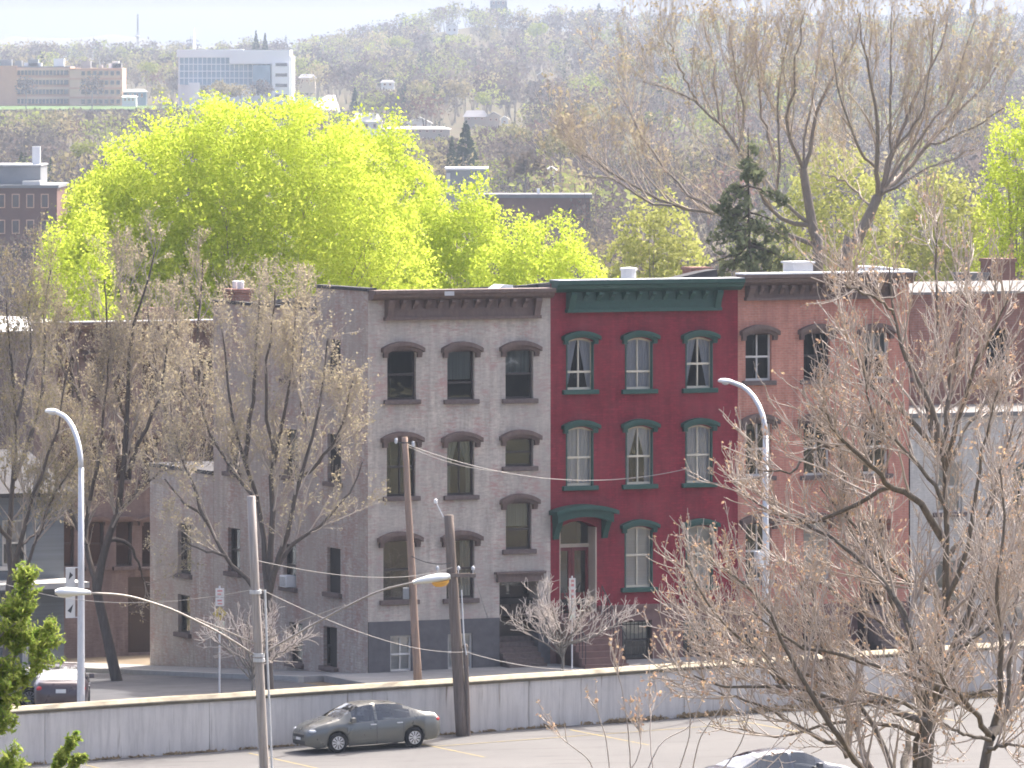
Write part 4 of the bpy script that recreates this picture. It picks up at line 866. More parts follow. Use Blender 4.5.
def small_bare(name, label, base, Y, seed, hpx, wpx, n, twig='twig_pink', r0=.055, zb=None):
    T = Tree(seed); b = P(*base, Y); s_ = Y/F; H = hpx*s_; w_ = wpx*s_; rr = T.r
    T.limbs([([tuple(b), (b.x+.03, Y, b.z+H*.14), (b.x, Y, b.z+H*.30)], r0, r0*.75)], 6); L = []
    for i in range(n):
        a = 6.283*(i+.5*rr.random())/n; f = rr.uniform(.25, 1); e = 1.05-.75*f
        L.append(([(b.x, Y, b.z+H*(.14+.16*rr.random())), (b.x+math.cos(a)*w_*f*.5, Y+math.sin(a)*w_*f*.5, b.z+H*(.3+.30*e)), (b.x+math.cos(a)*w_*f, Y+math.sin(a)*w_*f, b.z+H*(.38+.6*e*rr.uniform(.8, 1.05)))], r0*.5, .012))
    T.limbs(L, 8, .04); T.sprout(1, n*9, H*.30, (.4, .9), (.6, .4), 6, .25, .2, (.2, 1), rmin=.013); T.sprout(2, n*26, H*.15, (.4, 1), (.7, .5), 5, .25, .25, (.15, 1), rmin=.010)
    return plant(name, label, 'tree', tuple(b), T, [0, 1], [2, 3], M['bark_pale'], M[twig], None, None, [8, 6], [4, 4])
small_bare('small_bare_tree', 'small bare spreading tree on the pavement in front of the red house stoop', (562, 674), 245.5, 61, 100, 76, 18, 'twig_bright')
small_bare('small_bare_tree', 'small bare shrubby tree behind the wall, right by the pale left utility pole', (252, 697), 238.6, 62, 104, 70, 16, 'twig_bright')

# ---------------------------------------------------------------- foreground trees on the slope below the camera
YF = 78; SCF = F/YF
def fore_tree(name, label, seed, trunk, limbs, Y=YF, n1=19, n2=80, n3=160, l1=1.05, r0=.095, r1=.07):
    T = Tree(seed); b = P(*trunk[0], Y); gz = terrain(b.x, Y)-.15
    T.limbs([([(b.x-.03, Y+.1, gz), (b.x-.02, Y+.05, (gz+b.z)/2), (b.x, Y, b.z-.5)]+pp(trunk, Y), r0, r1)], 40); rr = T.r
    L = [(pp(l, Y+d0, rr.uniform(-1.6, 1.6)), w/SCF/2, .008) for l, w, d0 in limbs]; T.limbs(L, 14, .012); n = len(L)
    T.sprout(1, n*n1, l1, (.4, .95), (.6, .35), 8, .20, .075, (.12, 1), rmin=.0075); T.sprout(2, n*n2, l1*.42, (.4, 1.0), (.7, .45), 6, .24, .11, (.1, 1), rmin=.0058)
    T.sprout(3, n*n3, l1*.2, (.4, 1.0), (.8, .5), 5, .26, .15, (.1, 1), rmin=.0042)
    C = T.leaf_points([3, 4], n*300, .010, (.4, 1)); return plant(name, label, 'tree', (b.x-.1, Y+.1, gz), T, [0, 1], [2, 3, 4], M['bark_fore'], M['twig_pink'], cards(C, .019, rr, 1.6), M['bud_pink'], [10, 8], [5, 4, 3], leaf_name='buds')
fore_tree('bare_tree', 'large bare foreground tree with reddish twigs covering the right side of the salmon house', 71,
    [(926, 800), (925, 768), (928, 735), (929, 705)],
    [([(929, 710), (932, 685), (940, 640), (946, 600), (947, 538), (945, 475), (943, 456)], 15, 0), ([(943, 456), (937, 430), (931, 405), (918, 380), (904, 350), (893, 314), (891, 268)], 9, -.3),
     ([(943, 458), (930, 420), (926, 394), (937, 354), (936, 285), (937, 222)], 7, .4), ([(944, 462), (948, 410), (952, 374), (964, 318), (968, 270)], 7, .2), ([(945, 470), (958, 420), (972, 372), (990, 340), (1008, 300)], 6, -.2),
     ([(946, 545), (918, 500), (890, 487), (877, 472), (845, 443), (833, 427), (822, 408)], 8, -.4), ([(943, 456), (906, 415), (877, 390), (858, 362), (848, 345), (846, 322)], 6, .5), ([(930, 700), (938, 685), (921, 681), (888, 668), (854, 659), (816, 650), (786, 640), (752, 612)], 7, -.5),
     ([(927, 722), (907, 716), (875, 702), (840, 702), (785, 688), (729, 688), (694, 674)], 8, -.8), ([(925, 800), (900, 788), (868, 772), (847, 748), (820, 709), (795, 664), (772, 620), (745, 585), (722, 570)], 9, -.6),
     ([(929, 690), (910, 632), (889, 590), (865, 563), (836, 540), (800, 520), (770, 508)], 8, -.9), ([(935, 660), (938, 601), (907, 580), (880, 560), (850, 520), (820, 490)], 7, .4), ([(931, 700), (945, 670), (960, 640), (985, 600), (1010, 560), (1030, 525)], 9, .2),
     ([(947, 560), (975, 520), (1000, 480), (1022, 430)], 6, .5), ([(930, 690), (915, 650), (880, 620), (845, 600), (810, 570), (780, 560)], 6, .7), ([(820, 709), (790, 690), (765, 655), (740, 640), (705, 600), (686, 560)], 5, -.3),
     ([(847, 758), (830, 720), (815, 680), (812, 630), (800, 580)], 5, .6), ([(890, 487), (860, 500), (825, 520), (790, 520), (752, 500), (735, 480)], 5, -.7), ([(845, 443), (815, 450), (790, 470), (760, 470)], 4, .2), ([(893, 314), (880, 300), (862, 292), (845, 285)], 3, -.2),
     ([(947, 510), (930, 480), (905, 450), (880, 430), (868, 400), (862, 365)], 5, -1.0), ([(946, 600), (965, 560), (975, 500), (985, 440), (1000, 390)], 6, -.9), ([(785, 688), (760, 660), (735, 640), (712, 630), (690, 618)], 4, .5), ([(865, 563), (848, 520), (842, 470), (838, 430)], 5, .3),
     ([(905, 800), (904, 768), (912, 732), (927, 702)], 12, .1), ([(884, 800), (862, 745), (840, 695), (822, 640), (812, 590)], 6, .4), ([(912, 780), (918, 740), (936, 702), (965, 650), (1000, 590)], 7, .3), ([(900, 790), (880, 740), (860, 704), (842, 668), (800, 645), (760, 628)], 6, -.2),
     ([(930, 705), (906, 660), (893, 600), (880, 550), (862, 480), (854, 420)], 6, .8), ([(933, 695), (955, 640), (975, 590), (985, 530), (1000, 470), (1015, 420)], 6, -.5), ([(928, 722), (960, 702), (990, 690), (1024, 682)], 5, .2), ([(925, 738), (880, 722), (830, 724), (780, 736), (738, 728)], 5, .5),
     ([(847, 748), (815, 737), (780, 716), (750, 702), (714, 690)], 5, -.1), ([(930, 690), (950, 655), (985, 630), (1020, 600)], 6, -.8), ([(927, 715), (895, 700), (850, 690), (800, 672), (760, 668), (715, 655)], 5, .9), ([(944, 470), (965, 430), (990, 400), (1020, 378)], 5, .6)])
fore_tree('bare_tree', 'second bare foreground tree leaning in from the lower right corner', 72,
    [(980, 800), (984, 768), (990, 738), (993, 728)],
    [([(990, 737), (1006, 715), (1024, 690), (1050, 650)], 11, -2), ([(990, 735), (970, 705), (951, 687), (935, 670), (905, 650)], 6, -2.3), ([(991, 735), (1000, 700), (1002, 640), (996, 590), (1004, 530), (1000, 470)], 7, -1.8), ([(990, 740), (968, 735), (940, 722), (915, 690)], 4, -2.5),
     ([(1006, 715), (1012, 650), (1016, 600), (1010, 550)], 5, -2.2), ([(986, 752), (1005, 745), (1030, 745)], 5, -2), ([(1024, 690), (1030, 620), (1024, 560), (1018, 500)], 6, -1.5)], 74, r0=.06, r1=.045)
def shoots(name, label, seed, Y, base_px, stems, cat='shrub'):
    T = Tree(seed); b = P(base_px, 768, Y); gz = terrain(b.x, Y)-.1; L = []
    for l in stems: q = pp(l, Y, T.r.uniform(-.5, .5)); L.append(([(q[0][0], Y, gz), (q[0][0], Y, (gz+q[0][2])/2), (q[0][0], Y, q[0][2]-.35), (q[0][0]-(q[1][0]-q[0][0])*.1, Y, q[0][2]-.12)]+q, .011, .0035))
    root = thing(name, label, cat, (b.x, Y, gz)); bb = np.array((b.x, Y, gz)); T.limbs(L, 48, .002); T.sprout(0, len(L)*6, .42, (.3, .7), (.6, .4), 6, .35, .15, (.84, 1), rmin=.0042); T.sprout(1, len(L)*12, .16, (.4, .8), (.8, .6), 4, .35, .2, (.2, 1), rmin=.0034)
    V, Q = T.mesh([0], [6]); np_obj('stem', V-bb, Q, M['twig_pink'], root); V, Q = T.mesh([1, 2], [4, 3]); cr = np_obj('crown', V-bb, Q, M['twig_pink'], root)
    C = T.leaf_points([1, 2], len(L)*42, .008, (.3, 1)); V, Q = cards(C, .02, T.r); tag(np_obj('buds', V-bb, Q, M['bud_pink'], cr), kind='stuff')
shoots('budding_shrub', 'thin budding shrub shoots at the bottom edge, in front of the second parked car', 73, 66, 640,
    [[(600, 790), (588, 760), (566, 742), (552, 728)], [(610, 790), (606, 740), (592, 700)], [(632, 790), (628, 730), (622, 690), (612, 650)], [(655, 790), (650, 730), (657, 690)], [(672, 790), (690, 730), (682, 680), (668, 650)], [(690, 790), (700, 740), (730, 690), (726, 640)], [(640, 790), (660, 745), (690, 725), (705, 690)], [(705, 790), (740, 745), (752, 690), (756, 640)], [(715, 790), (765, 755), (790, 720)], [(620, 790), (640, 750), (636, 715)]])
# evergreen at the lower left
def evergreen(name, label, seed, Y, cx, ytop, hwpx, n, ncards, extra=()):
    s_ = Y/F; T = Tree(seed); X0 = (cx-512)*s_; gz = terrain(X0, Y)-.15; zt_ = CAMZ-(ytop-HOR)*s_; hw = hwpx*s_; r = T.r; L = []
    for i in range(n):
        a = r.random()*6.283; z = gz+(zt_-gz)*(.15+.8*r.random()**.6); f = min(1, (zt_-z)/(zt_-gz)*2.6+.12); ln = hw*f*r.uniform(.6, 1.12)
        L.append(([(X0, Y, z-.25*ln), (X0+math.cos(a)*ln*.6, Y+math.sin(a)*ln*.6, z), (X0+math.cos(a)*ln, Y+math.sin(a)*ln, z+ln*.30)], .022, .006))
    for l in extra: L.append((pp(l, Y, .3), .012, .004))
    T.limbs([([(X0, Y, gz), (X0, Y, (gz+zt_)/2), (X0+.02, Y, zt_)], .11, .02)], 8); T.limbs(L, 7); T.sprout(1, n*9, .22, (.4, .9), (.7, .4), 5, .18, .15, (.3, 1), rmin=.004); T.sprout(2, n*30, .14, (.4, .9), (.8, .5), 4, .15, .15, (.1, 1), rmin=.003)
    C = np.vstack([T.leaf_points([3], int(ncards*.75), .010, (.0, 1)), T.leaf_points([2], int(ncards*.25), .015, (.1, 1))])
    return plant(name, label, 'shrub', (X0, Y, gz), T, [0], [1, 2, 3], M['bark_gray'], M['bark_gray'], cards(C, .0135, r, 2.8, .3), M['needle_bright'], [8], [5, 3, 3], leaf_name='sprays')
evergreen('evergreen_shrub', 'bright green yew like evergreen at the lower left corner', 81, 52, -10, 590, 36, 110, 120000, [[(-5, 700), (14, 660), (20, 615), (26, 582)], [(-5, 720), (22, 690), (38, 660), (44, 636)]])
sg = Tree(83); sh_ = [o for o in bpy.data.objects if o.get('category') == 'shrub' and 'yew' in o.get('label', '')][0]; b_ = np.array(sh_.location)
sg.limbs([(pp([(-8, 815), (24, 800), (52, 774), (64, 754), (74, 737)], 52), .012, .003), (pp([(30, 796), (50, 786), (70, 770), (80, 760)], 52), .009, .003)], 30); sg.sprout(0, 46, .10, (.5, .9), (.5, .3), 5, .2, .12, (.45, 1), rmin=.003)
V, Q = sg.mesh([0, 1], [5, 3]); tw = np_obj('crown', V-b_, Q, M['bark_gray'], sh_); V, Q = cards(sg.leaf_points([0, 1], 1500, .008, (.3, 1)), .02, sg.r, 2.4, .3); np_obj('sprays', V-b_, Q, M['needle_bright'], tw)

# ================================================================ far buildings
def block(parent, name, mat, x0, x1, y0, y1, z0, z1, bev=0): return box_part(name, mat, parent, x0, x1, y0, y1, z0, z1)
def win_row(parent, mat, x0, x1, z0, z1, n, y=0.0, gap=.3):
    for i in range(n):
        a = x0+(x1-x0)*(i+gap/2)/n; b = x0+(x1-x0)*(i+1-gap/2)/n
        fm = MB(); fm.box(a, b, y-.12, y+.05, z0, z1); fr = fm.build('window', M['far_white' if mat == 'far_glass' else 'tan_band'], parent)
        p_ = MB(); p_.box(a+.12, b-.12, y-.16, y-.121, z0+.12, z1-.12); p_.build('pane', M[mat], fr)
def zpx(y, Y): return CAMZ-(y-HOR)*Y/F
def xpx(x, Y): return (x-512)*Y/F
YC = 2400
# tan campus block
x0 = xpx(-30, YC); z0, z1 = zpx(106, YC), zpx(67.5, YC)
t = thing('office_block', 'long tan masonry block with ribbon windows on the far plateau at the left', 'building', (x0, YC, z0))
w1 = xpx(70, YC)-x0; hgt = z1-z0; block(t, 'wall', 'tan_facade', 0, w1, .3, 28, -6, hgt)
for k in range(4):
    zb_ = .8+k*hgt/4.05; bm = MB(); bm.box(1.0, w1-.6, -.05, .3, zb_, zb_+1.45); bw = bm.build('window', M['far_dark'], t)
    pm = MB()
    for i in range(26): pm.box(1.2+i*(w1-2.2)/26, 1.2+(i+.18)*(w1-2.2)/26, -.08, -.051, zb_, zb_+1.45)
    pm.build('mullion_grid', M['tan_band'], bw); block(t, 'spandrel', 'tan_band', .4, w1, -.12, .3, zb_+1.46, zb_+2.25)
tx = xpx(0, YC)-x0; block(t, 'stair_tower', 'tan_facade', tx-.5, tx+5.5, -1.2, .28, -6, hgt+.6); block(t, 'roof', 'roof', 0, w1, .3, 28, hgt, hgt+.4)
rr = random.Random(5)
for i in range(8): a = rr.uniform(2, w1-4); block(t, 'rooftop_unit', 'metal_white' if i % 2 else 'factory_gray', a, a+rr.uniform(1.5, 4), 4, 9, hgt+.41, hgt+rr.uniform(1.2, 3))
x0b = xpx(70.3, YC); t2 = thing('office_block', 'pale orange masonry block joined to the right end of the long tan one', 'building', (x0b, YC-4, z0)); w2 = xpx(123, YC)-x0b
block(t2, 'wall', 'tan_band', 0, w2, .3, 24, -6, hgt-.2)
for k in range(4):
    zb_ = .7+k*hgt/4.1; block(t2, 'spandrel', 'tan_facade', 0, w2, -.1, .3, zb_+1.75, zb_+2.3); win_row(t2, 'far_dark', 3.4, w2-.4, zb_, zb_+1.55, 7)
for i in range(6): a = rr.uniform(1, w2-3); block(t2, 'rooftop_unit', 'metal_white' if i % 2 else 'factory_gray', a, a+rr.uniform(1, 3), 4, 9, hgt-.19, hgt+rr.uniform(.9, 2.6))
# white and glass campus block
YG = 2450; x0 = xpx(178, YG); z0 = zpx(104, YG); h1 = zpx(53, YG)-z0
t3 = thing('glass_building', 'white building with a blue glass curtain wall on the far plateau', 'building', (x0, YG, z0)); wA = xpx(243, YG)-x0; wB = xpx(272, YG)-x0; wC = xpx(290, YG)-x0
block(t3, 'wall', 'far_white', 0, wA+16, 1, 34, -8, h1-1); zg_ = zpx(85, YG)-z0
cwall = block(t3, 'curtain_wall', 'far_glass', .4, wB-.3, .2, 1, zg_, h1-1.4); mu = MB()
for i in range(21): x = .4+(wB-.9)*i/20; mu.box(x, x+.22, .0, .19, zg_, h1-1.4)
for i in range(5): z = zg_+(h1-1.4-zg_)*i/4; mu.box(.4, wB-.5, .08, .195, z-.12, z+.12)
mu.build('mullion_grid', M['far_white'], cwall)
pr = MB(); pr.box(-.4, wA, -.3, 12, h1-1.38, h1+1.2); pr.build('roof_screen', M['far_white'], t3); block(t3, 'tower', 'far_white', xpx(230, YG)-x0, wC, -1.5, 30, h1-3.5, h1+1.0)
bk = block(t3, 'wing', 'far_white', wB, wC, -3, 30, -8, h1-3.52)
for k in range(4): z = .6+k*3.4; fm = MB(); fm.box(wB+1.2, wC-.8, -3.1, -3.0, z+1.6, z+2.6); fm.build('window', M['far_dark'], bk)
block(t3, 'lobby', 'far_white', xpx(190, YG)-x0, xpx(200, YG)-x0, -6, .9, -8, 7); block(t3, 'glass_corner', 'far_glass', xpx(253, YG)-x0, wB-.4, -2.4, .15, zg_-1, h1-4)
sm = MB(); sm.lathe([(.5, 0), (.4, 4), (.05, 7)], 8, (5, 8, h1+1.2)); sm.build('roof_mast', M['far_white'], t3)
Yt = 3300; x = xpx(137.5, Yt); zt0 = terrain(x, Yt); tw = thing('radio_mast', 'thin lattice radio mast on the far left skyline', 'mast', (x, Yt, zt0)); H = zpx(14, Yt)-zt0
mb = MB()
for a in range(3):
    c_, s_ = math.cos(a*2.094)*.55, math.sin(a*2.094)*.55; mb.tube([(c_, s_, -.5), (c_*.5, s_*.5, H)], .13, 4)
mb.build('mast_frame', M['factory_gray'], tw); lm = MB()
for i in range(24):
    f0, f1 = i/24, (i+1)/24; a0 = i % 3; a1 = (i+1) % 3; r0, r1 = .55*(1-.5*f0), .55*(1-.5*f1)
    lm.tube([(math.cos(a0*2.094)*r0, math.sin(a0*2.094)*r0, H*f0), (math.cos(a1*2.094)*r1, math.sin(a1*2.094)*r1, H*f1)], .08, 4)
lm.build('bracing', M['factory_gray'], tw); lm = MB(); lm.lathe([(.2,0),(1.0,.1),(1.0,.9),(.2,1)], 10, (0, 0, H*.62)); lm.build('antenna', M['metal_white'], tw)
# brick factory at the left, below the plateau
YK = 900; xk = xpx(-40, YK); zk = terrain(xk+6, YK)-1; ztk = zpx(188, YK); fk = thing('factory_building', 'dark brick factory with a gray rooftop floor, low at the left edge', 'building', (xk, YK, zk)); wk = xpx(57, YK)-xk; hk = ztk-zk
block(fk, 'wall', 'factory_brick', 0, wk, 0, 20, -3, hk); block(fk, 'cornice', 'factory_gray', -.2, wk+.2, -.3, 20.2, hk, hk+.35)
for k in range(3): win_row(fk, 'far_dark', .6, wk-.6, hk-2.4-k*3.1, hk-.7-k*3.1, 6, 0, .45)
up_ = block(fk, 'penthouse', 'factory_gray', 0, xpx(39, YK)-xk, 3, 16, hk+.36, zpx(166.5, YK)-zk); block(fk, 'penthouse_roof', 'flashing', -.2, xpx(40, YK)-xk, 2.8, 16.2, zpx(166.4, YK)-zk, zpx(165, YK)-zk)
block(fk, 'roof_tank', 'metal_white', xpx(29, YK)-xk, xpx(37, YK)-xk, 6, 7.2, zpx(165, YK)-zk, zpx(147, YK)-zk); block(fk, 'roof_shed', 'shingle_pale', xpx(22, YK)-xk, xpx(40, YK)-xk, .5, 2.8, hk+.36, zpx(181, YK)-zk)
# flat roofed gray building and long dark building, mid valley
YM = 1250; xm0 = xpx(446, YM); zm_ = terrain(xm0, YM)-1; gm = thing('warehouse', 'gray flat roofed warehouse with a bright roof edge, right of the lime trees', 'building', (xm0, YM, zm_)); wm = xpx(487, YM)-xm0; hm_ = zpx(170, YM)-zm_
block(gm, 'wall', 'factory_gray', 0, wm, 0, 14, -2, hm_); block(gm, 'roof', 'metal_white', -.2, wm+.2, -.2, 14.2, hm_, hm_+.35); block(gm, 'wall_panel', 'shingle_pale', .05, .7, -.06, -.002, hm_-4, hm_-.5)
win_row(gm, 'far_dark', 1, wm-.5, hm_-3.6, hm_-2.2, 4, 0, .5)
YL = 1000; xl = xpx(478, YL); zl_ = terrain(xl, YL)-1; lg = thing('long_shed', 'long low brown shed with a straight dark roof line, below the gray warehouse', 'building', (xl, YL, zl_)); wl_ = xpx(590, YL)-xl; hl = zpx(198, YL)-zl_
block(lg, 'wall', 'factory_brick', 0, wl_, 0, 10, -2, hl); block(lg, 'roof', 'shingle', -.3, wl_+.3, -.3, 10.3, hl, hl+.5)
block(lg, 'roof_vent', 'metal_white', xpx(537, YL)-xl, xpx(540, YL)-xl, 3, 4, hl+.51, hl+1.2)
# hillside houses
def hill_house(label, px0, px1, yb, yeave, yridge, Y, wall, roof, gable=False, nwin=3):
    x = xpx(px0, Y); z = zpx(yb, Y); o = thing('hillside_house', label, 'house', (x, Y, z)); w = xpx(px1, Y)-x; he = zpx(yeave, Y)-z; hr = zpx(yridge, Y)-z; D_ = max(7, w*.5)
    block(o, 'wall', wall, 0, w, 0, D_, -3, he); rm = MB()
    if gable: rm.prism([(-.4, he), (w/2, hr), (w+.4, he), (w+.4, he+.25), (w/2, hr+.3), (-.4, he+.25)], -.4, D_+.4); gp = MB(); gp.add([(0, .02, he), (w, .02, he), (w/2, .02, hr)], [(0, 1, 2)]); gp.build('gable', M[wall], o)
    else: rm.add([(-.4,-.4,he),(w+.4,-.4,he),(w+.4,D_+.4,he),(-.4,D_+.4,he),(w*.12,D_/2,hr),(w*.88,D_/2,hr)], [(0,1,5,4),(1,2,5),(2,3,4,5),(3,0,4),(3,2,1,0)])
    rm.build('roof', M[roof], o); win_row(o, 'far_dark', w*.08, w*.92, he*.35, he*.8, nwin, 0, .6); return o
hill_house('white hillside house with a pale broad roof, nearest the lime crown', 352, 381, 131, 122, 113, 2000, 'house_white', 'shingle_pale')
hill_house('low flat hillside building with a long pale roof between the white houses', 383, 450, 134, 129, 126.5, 1960, 'house_tan', 'shingle_pale', nwin=8)
hill_house('white gabled hillside house standing above the long pale roof', 408, 431, 127, 124, 118, 2010, 'house_white', 'house_white', True, 2)
hill_house('dark roofed hillside house left of the small white one', 464, 487, 121, 117, 110.5, 2080, 'house_tan', 'shingle')
hill_house('gray hillside house between the dark roofed one and the small white one', 487, 500, 123, 117, 113, 2070, 'house_tan', 'shingle', True, 2)
hill_house('smallest white hillside house at the right end of the house row', 501, 508, 124, 120, 117, 2060, 'house_white', 'shingle_pale', True, 1)
hill_house('white house high on the wooded hill, left of its summit', 446, 458, 33, 27.5, 23.5, 3600, 'house_white', 'shingle', True, 2)
hill_house('gray house on the summit of the wooded hill', 490, 507, 6, .5, -3, 3790, 'shingle', 'shingle', nwin=3)
hill_house('small pale house half way up the wooded hill', 538, 547, 78, 75.5, 72, 2700, 'house_tan', 'shingle_pale', True, 2)
hill_house('white house among trees half way up the hill, behind the bare tree', 719, 726, 53, 49, 45, 3000, 'house_white', 'shingle', True, 1)
hill_house('white house at the forest edge below the left flank of the hill', 381, 394, 87, 82.5, 80, 2450, 'house_white', 'shingle', False, 2)
hill_house('small white shed low in the valley, right of the gray warehouse', 548, 555, 178, 172, 168, 1200, 'house_white', 'house_white', True, 1)
hill_house('tan house beside the far campus lawn, right of the glass building', 299, 315, 84, 78, 74, 2500, 'house_tan', 'shingle', False, 3)
hill_house('long blue gray hall between the tan blocks and the glass building', 124, 146, 100, 92, 89, 2400, 'far_glass', 'factory_gray', nwin=4)
hill_house('low white annex in front of the blue gray hall', 122, 136, 103, 97, 95.5, 2380, 'house_white', 'house_white', nwin=3)
# far lawn and road
def patch(name, mat, pts, dz): 
    mb = MB(); vs = []
    for (x, y, Y) in pts: X = xpx(x, Y); vs.append((X, Y, max(terrain(X, Y), zpx(y, Y))+dz if y else terrain(X, Y)+dz))
    mb.add(vs, [tuple(range(len(vs)))]); return tag(mb.build(name, M[mat]), kind='structure')
def ribbon(name, mat, x0, x1, x2, x3, Y0, Y1, dz, k=14):
    mb = MB(); V = []
    for i in range(k+1):
        f = i/k; Y = Y0+(Y1-Y0)*f
        for a, b in ((x0, x2), (x1, x3)):
            X = xpx(a+(b-a)*f, Y); V.append((X, Y, max(terrain(X, Y), terrain(X-8, Y), terrain(X+8, Y))+dz))
    mb.add(V, [(2*i, 2*i+1, 2*i+3, 2*i+2) for i in range(k)]); return tag(mb.build(name, M[mat]), kind='structure')
ribbon('lawn', 'lawn', -40, 240, -40, 190, 2330, 2398, .6); ribbon('lawn', 'lawn', 291, 322, 291, 326, 2330, 2540, .6)
ribbon('far_road', 'pale_road', 300, 341, 328, 335, 2230, 2560, .9)

# ================================================================ the woods
tm_bare = tintmat('woodland_twigs', .35)
PAL = {'bare': [(.20,.165,.145), (.235,.185,.165), (.18,.155,.14), (.25,.205,.165), (.215,.16,.15), (.17,.15,.145)], 'olive': [(.25,.235,.12), (.29,.25,.14)], 'green': [(.27,.31,.07), (.30,.33,.10)], 'dark': [(.035,.055,.032), (.05,.07,.045)], 'red': [(.28,.16,.13)]}
PAL = {k: [tuple(c*(.47 if k not in ('dark', 'green', 'olive') else .8 if k != 'green' else .75) for c in q) for q in v] for k, v in PAL.items()}
KEEP = [(-40, 128, 106, 2400), (176, 292, 104, 2440), (291, 345, 106, 2380), (345, 452, 133, 1960), (462, 510, 123, 2050), (444, 460, 32, 3600), (488, 509, 5, 3790), (537, 548, 77, 2700), (718, 727, 52, 3000), (380, 395, 86, 2450), (444, 489, 189, 1250), (478, 555, 200, 1000), (-20, 60, 214, 900), (120, 150, 101, 2380)]
def crown_pts(r, n, w, h, shape):
    d = nrm(r.normal(size=(n, 3))); rad = (.35+.65*r.random(n)**.45)[:, None]
    if shape == 'cone': f = r.random(n)**.7; a = r.random(n)*6.283; q = np.c_[np.cos(a)*w*f*(.5+.5*r.random(n)), np.sin(a)*w*f*(.5+.5*r.random(n)), h*(1-f)]; return q
    lob = nrm(r.normal(size=(7, 3)))*.55; lob[:, 2] = np.abs(lob[:, 2])*.8; k = r.integers(0, 7, n)
    q = lob[k]+d*rad*.52; return np.c_[q[:, 0]*w, q[:, 1]*w, h*(.55+.48*q[:, 2])]
def woods(name, rng, spots, nc, cs, trunks=True):
    Vs, Qs, Ts, off = [], [], [], 0
    for (X, Y, z, w, h, c, shp) in spots:
        n = int(nc*(1.2 if shp == 'cone' else 1)); C = crown_pts(rng, n, w, h, shp)+np.array([X, Y, z]); V, Q = cards(C, cs*w, rng, 1.6 if shp != 'twig' else 3)
        Vs.append(V); Qs.append(Q+off); off += len(V); Ts.append(np.tile(np.array(c)*rng.uniform(.72, 1.3), (len(Q), 1)))
        if trunks and shp != 'cone':
            for q in range(4):
                a = rng.random()*6.283; e = rng.uniform(.15, .6)*w; p0 = np.array([X, Y, z-.5]); p1 = np.array([X+math.cos(a)*e, Y+math.sin(a)*e, z+h*rng.uniform(.6, .95)]); r_ = .03*w*(1 if q == 0 else .6); sx = np.array([r_, 0, 0]); sy = np.array([0, r_, 0])
                V = np.array([p0-sx, p0+sx, p1+sx*.3, p1-sx*.3, p0-sy, p0+sy, p1+sy*.3, p1-sy*.3]); Vs.append(V); Qs.append(np.array([[0,1,2,3],[4,5,6,7]])+off); off += 8; Ts.append(np.tile((.13,.115,.105), (2, 1)))
    return tag(np_obj(name, np.vstack(Vs), np.vstack(Qs), tm_bare, tint=np.vstack(Ts)), kind='stuff')
def spots_for(rng, n, Y0, Y1, px0, px1, h0, h1, mix, powr=1.0):
    out = []; kinds = list(mix); pr = np.array([mix[k] for k in kinds]); pr = pr/pr.sum()
    while len(out) < n:
        Y = Y0+(Y1-Y0)*rng.random()**powr; px = rng.uniform(px0, px1); X = xpx(px, Y); z = terrain(X, Y); k = kinds[rng.choice(len(kinds), p=pr)]; h = rng.uniform(h0, h1); w = h*rng.uniform(.36, .55)
        if k == 'dark': w = h*.26; h *= 1.1
        ok = True
        for (a, b, yb, Yb) in KEEP:
            s_ = F/Y
            if Y < Yb+30 and a-w*s_*.9 < px < b+w*s_*.9:
                if 512+F*X/Y and HOR+(CAMZ-(z+h))*s_ < yb-1:
                    hh = (CAMZ-(yb+1-HOR)/s_)-z
                    if hh < 3.5 or abs(Y-Yb) < 30: ok = False; break
                    h = min(h, hh); w = min(w, h*.6)
        if not ok: continue
        c = PAL[k][rng.integers(len(PAL[k]))]; out.append((X, Y, z-.2, w, h, c, 'cone' if k == 'dark' else 'round'))
    return out
rg = np.random.default_rng(7)
mixh = {'bare': .56, 'olive': .22, 'green': .17, 'dark': .09, 'red': .02}
woods('hill_woods', rg, spots_for(rg, 1500, 2560, 3850, -60, 1090, 10, 15, mixh), 120, .12)
woods('plateau_woods', rg, spots_for(rg, 700, 1750, 2560, -60, 1090, 10, 15, mixh), 190, .10)
woods('valley_woods', rg, spots_for(rg, 380, 1050, 1750, -60, 1090, 11, 16, {'bare': .6, 'olive': .22, 'green': .12, 'dark': .04, 'red': .03}), 330, .075)
woods('near_woods', rg, spots_for(rg, 190, 480, 1000, 430, 1100, 11, 15, {'bare': .55, 'olive': .25, 'green': .2}, 1.2), 700, .045)
woods('near_woods', rg, spots_for(rg, 45, 620, 960, 440, 620, 11, 15, {'bare': .8, 'olive': .2}), 700, .045)
woods('near_woods', rg, spots_for(rg, 90, 520, 950, -80, 430, 9, 13, {'bare': .75, 'olive': .15, 'green': .1}, 1.2), 700, .045)
# trees that stand out from the woods, each its own
def lone(label, px, ytop, ybase, Y, wpx, kind, seed, nc=420, name='woodland_tree'):
    r = np.random.default_rng(seed); X = xpx(px, Y); z = zpx(ybase, Y); h = zpx(ytop, Y)-z; w = wpx*Y/F; shp = 'cone' if kind == 'dark' else 'round'; c = PAL[kind][seed % len(PAL[kind])]
    gz = terrain(X, Y); o = thing(name, label, 'tree', (X, Y, gz-.2)); dz = z-gz+.2
    V, Q = cards(crown_pts(r, nc, w, h, shp)+np.array([0, 0, dz]), .12*w if shp != 'cone' else .2*w, r); np_obj('crown', V, Q, tm_bare, o, tint=np.tile(c, (len(Q), 1)))
    mb = MB(); mb.tube([(0, 0, -.2), (.02*w, 0, dz+h*.45), (0, .02*w, dz+h*.85)], [.05*w, .035*w, .01*w], 7); mb.build('trunk', M['bark_gray'], o)
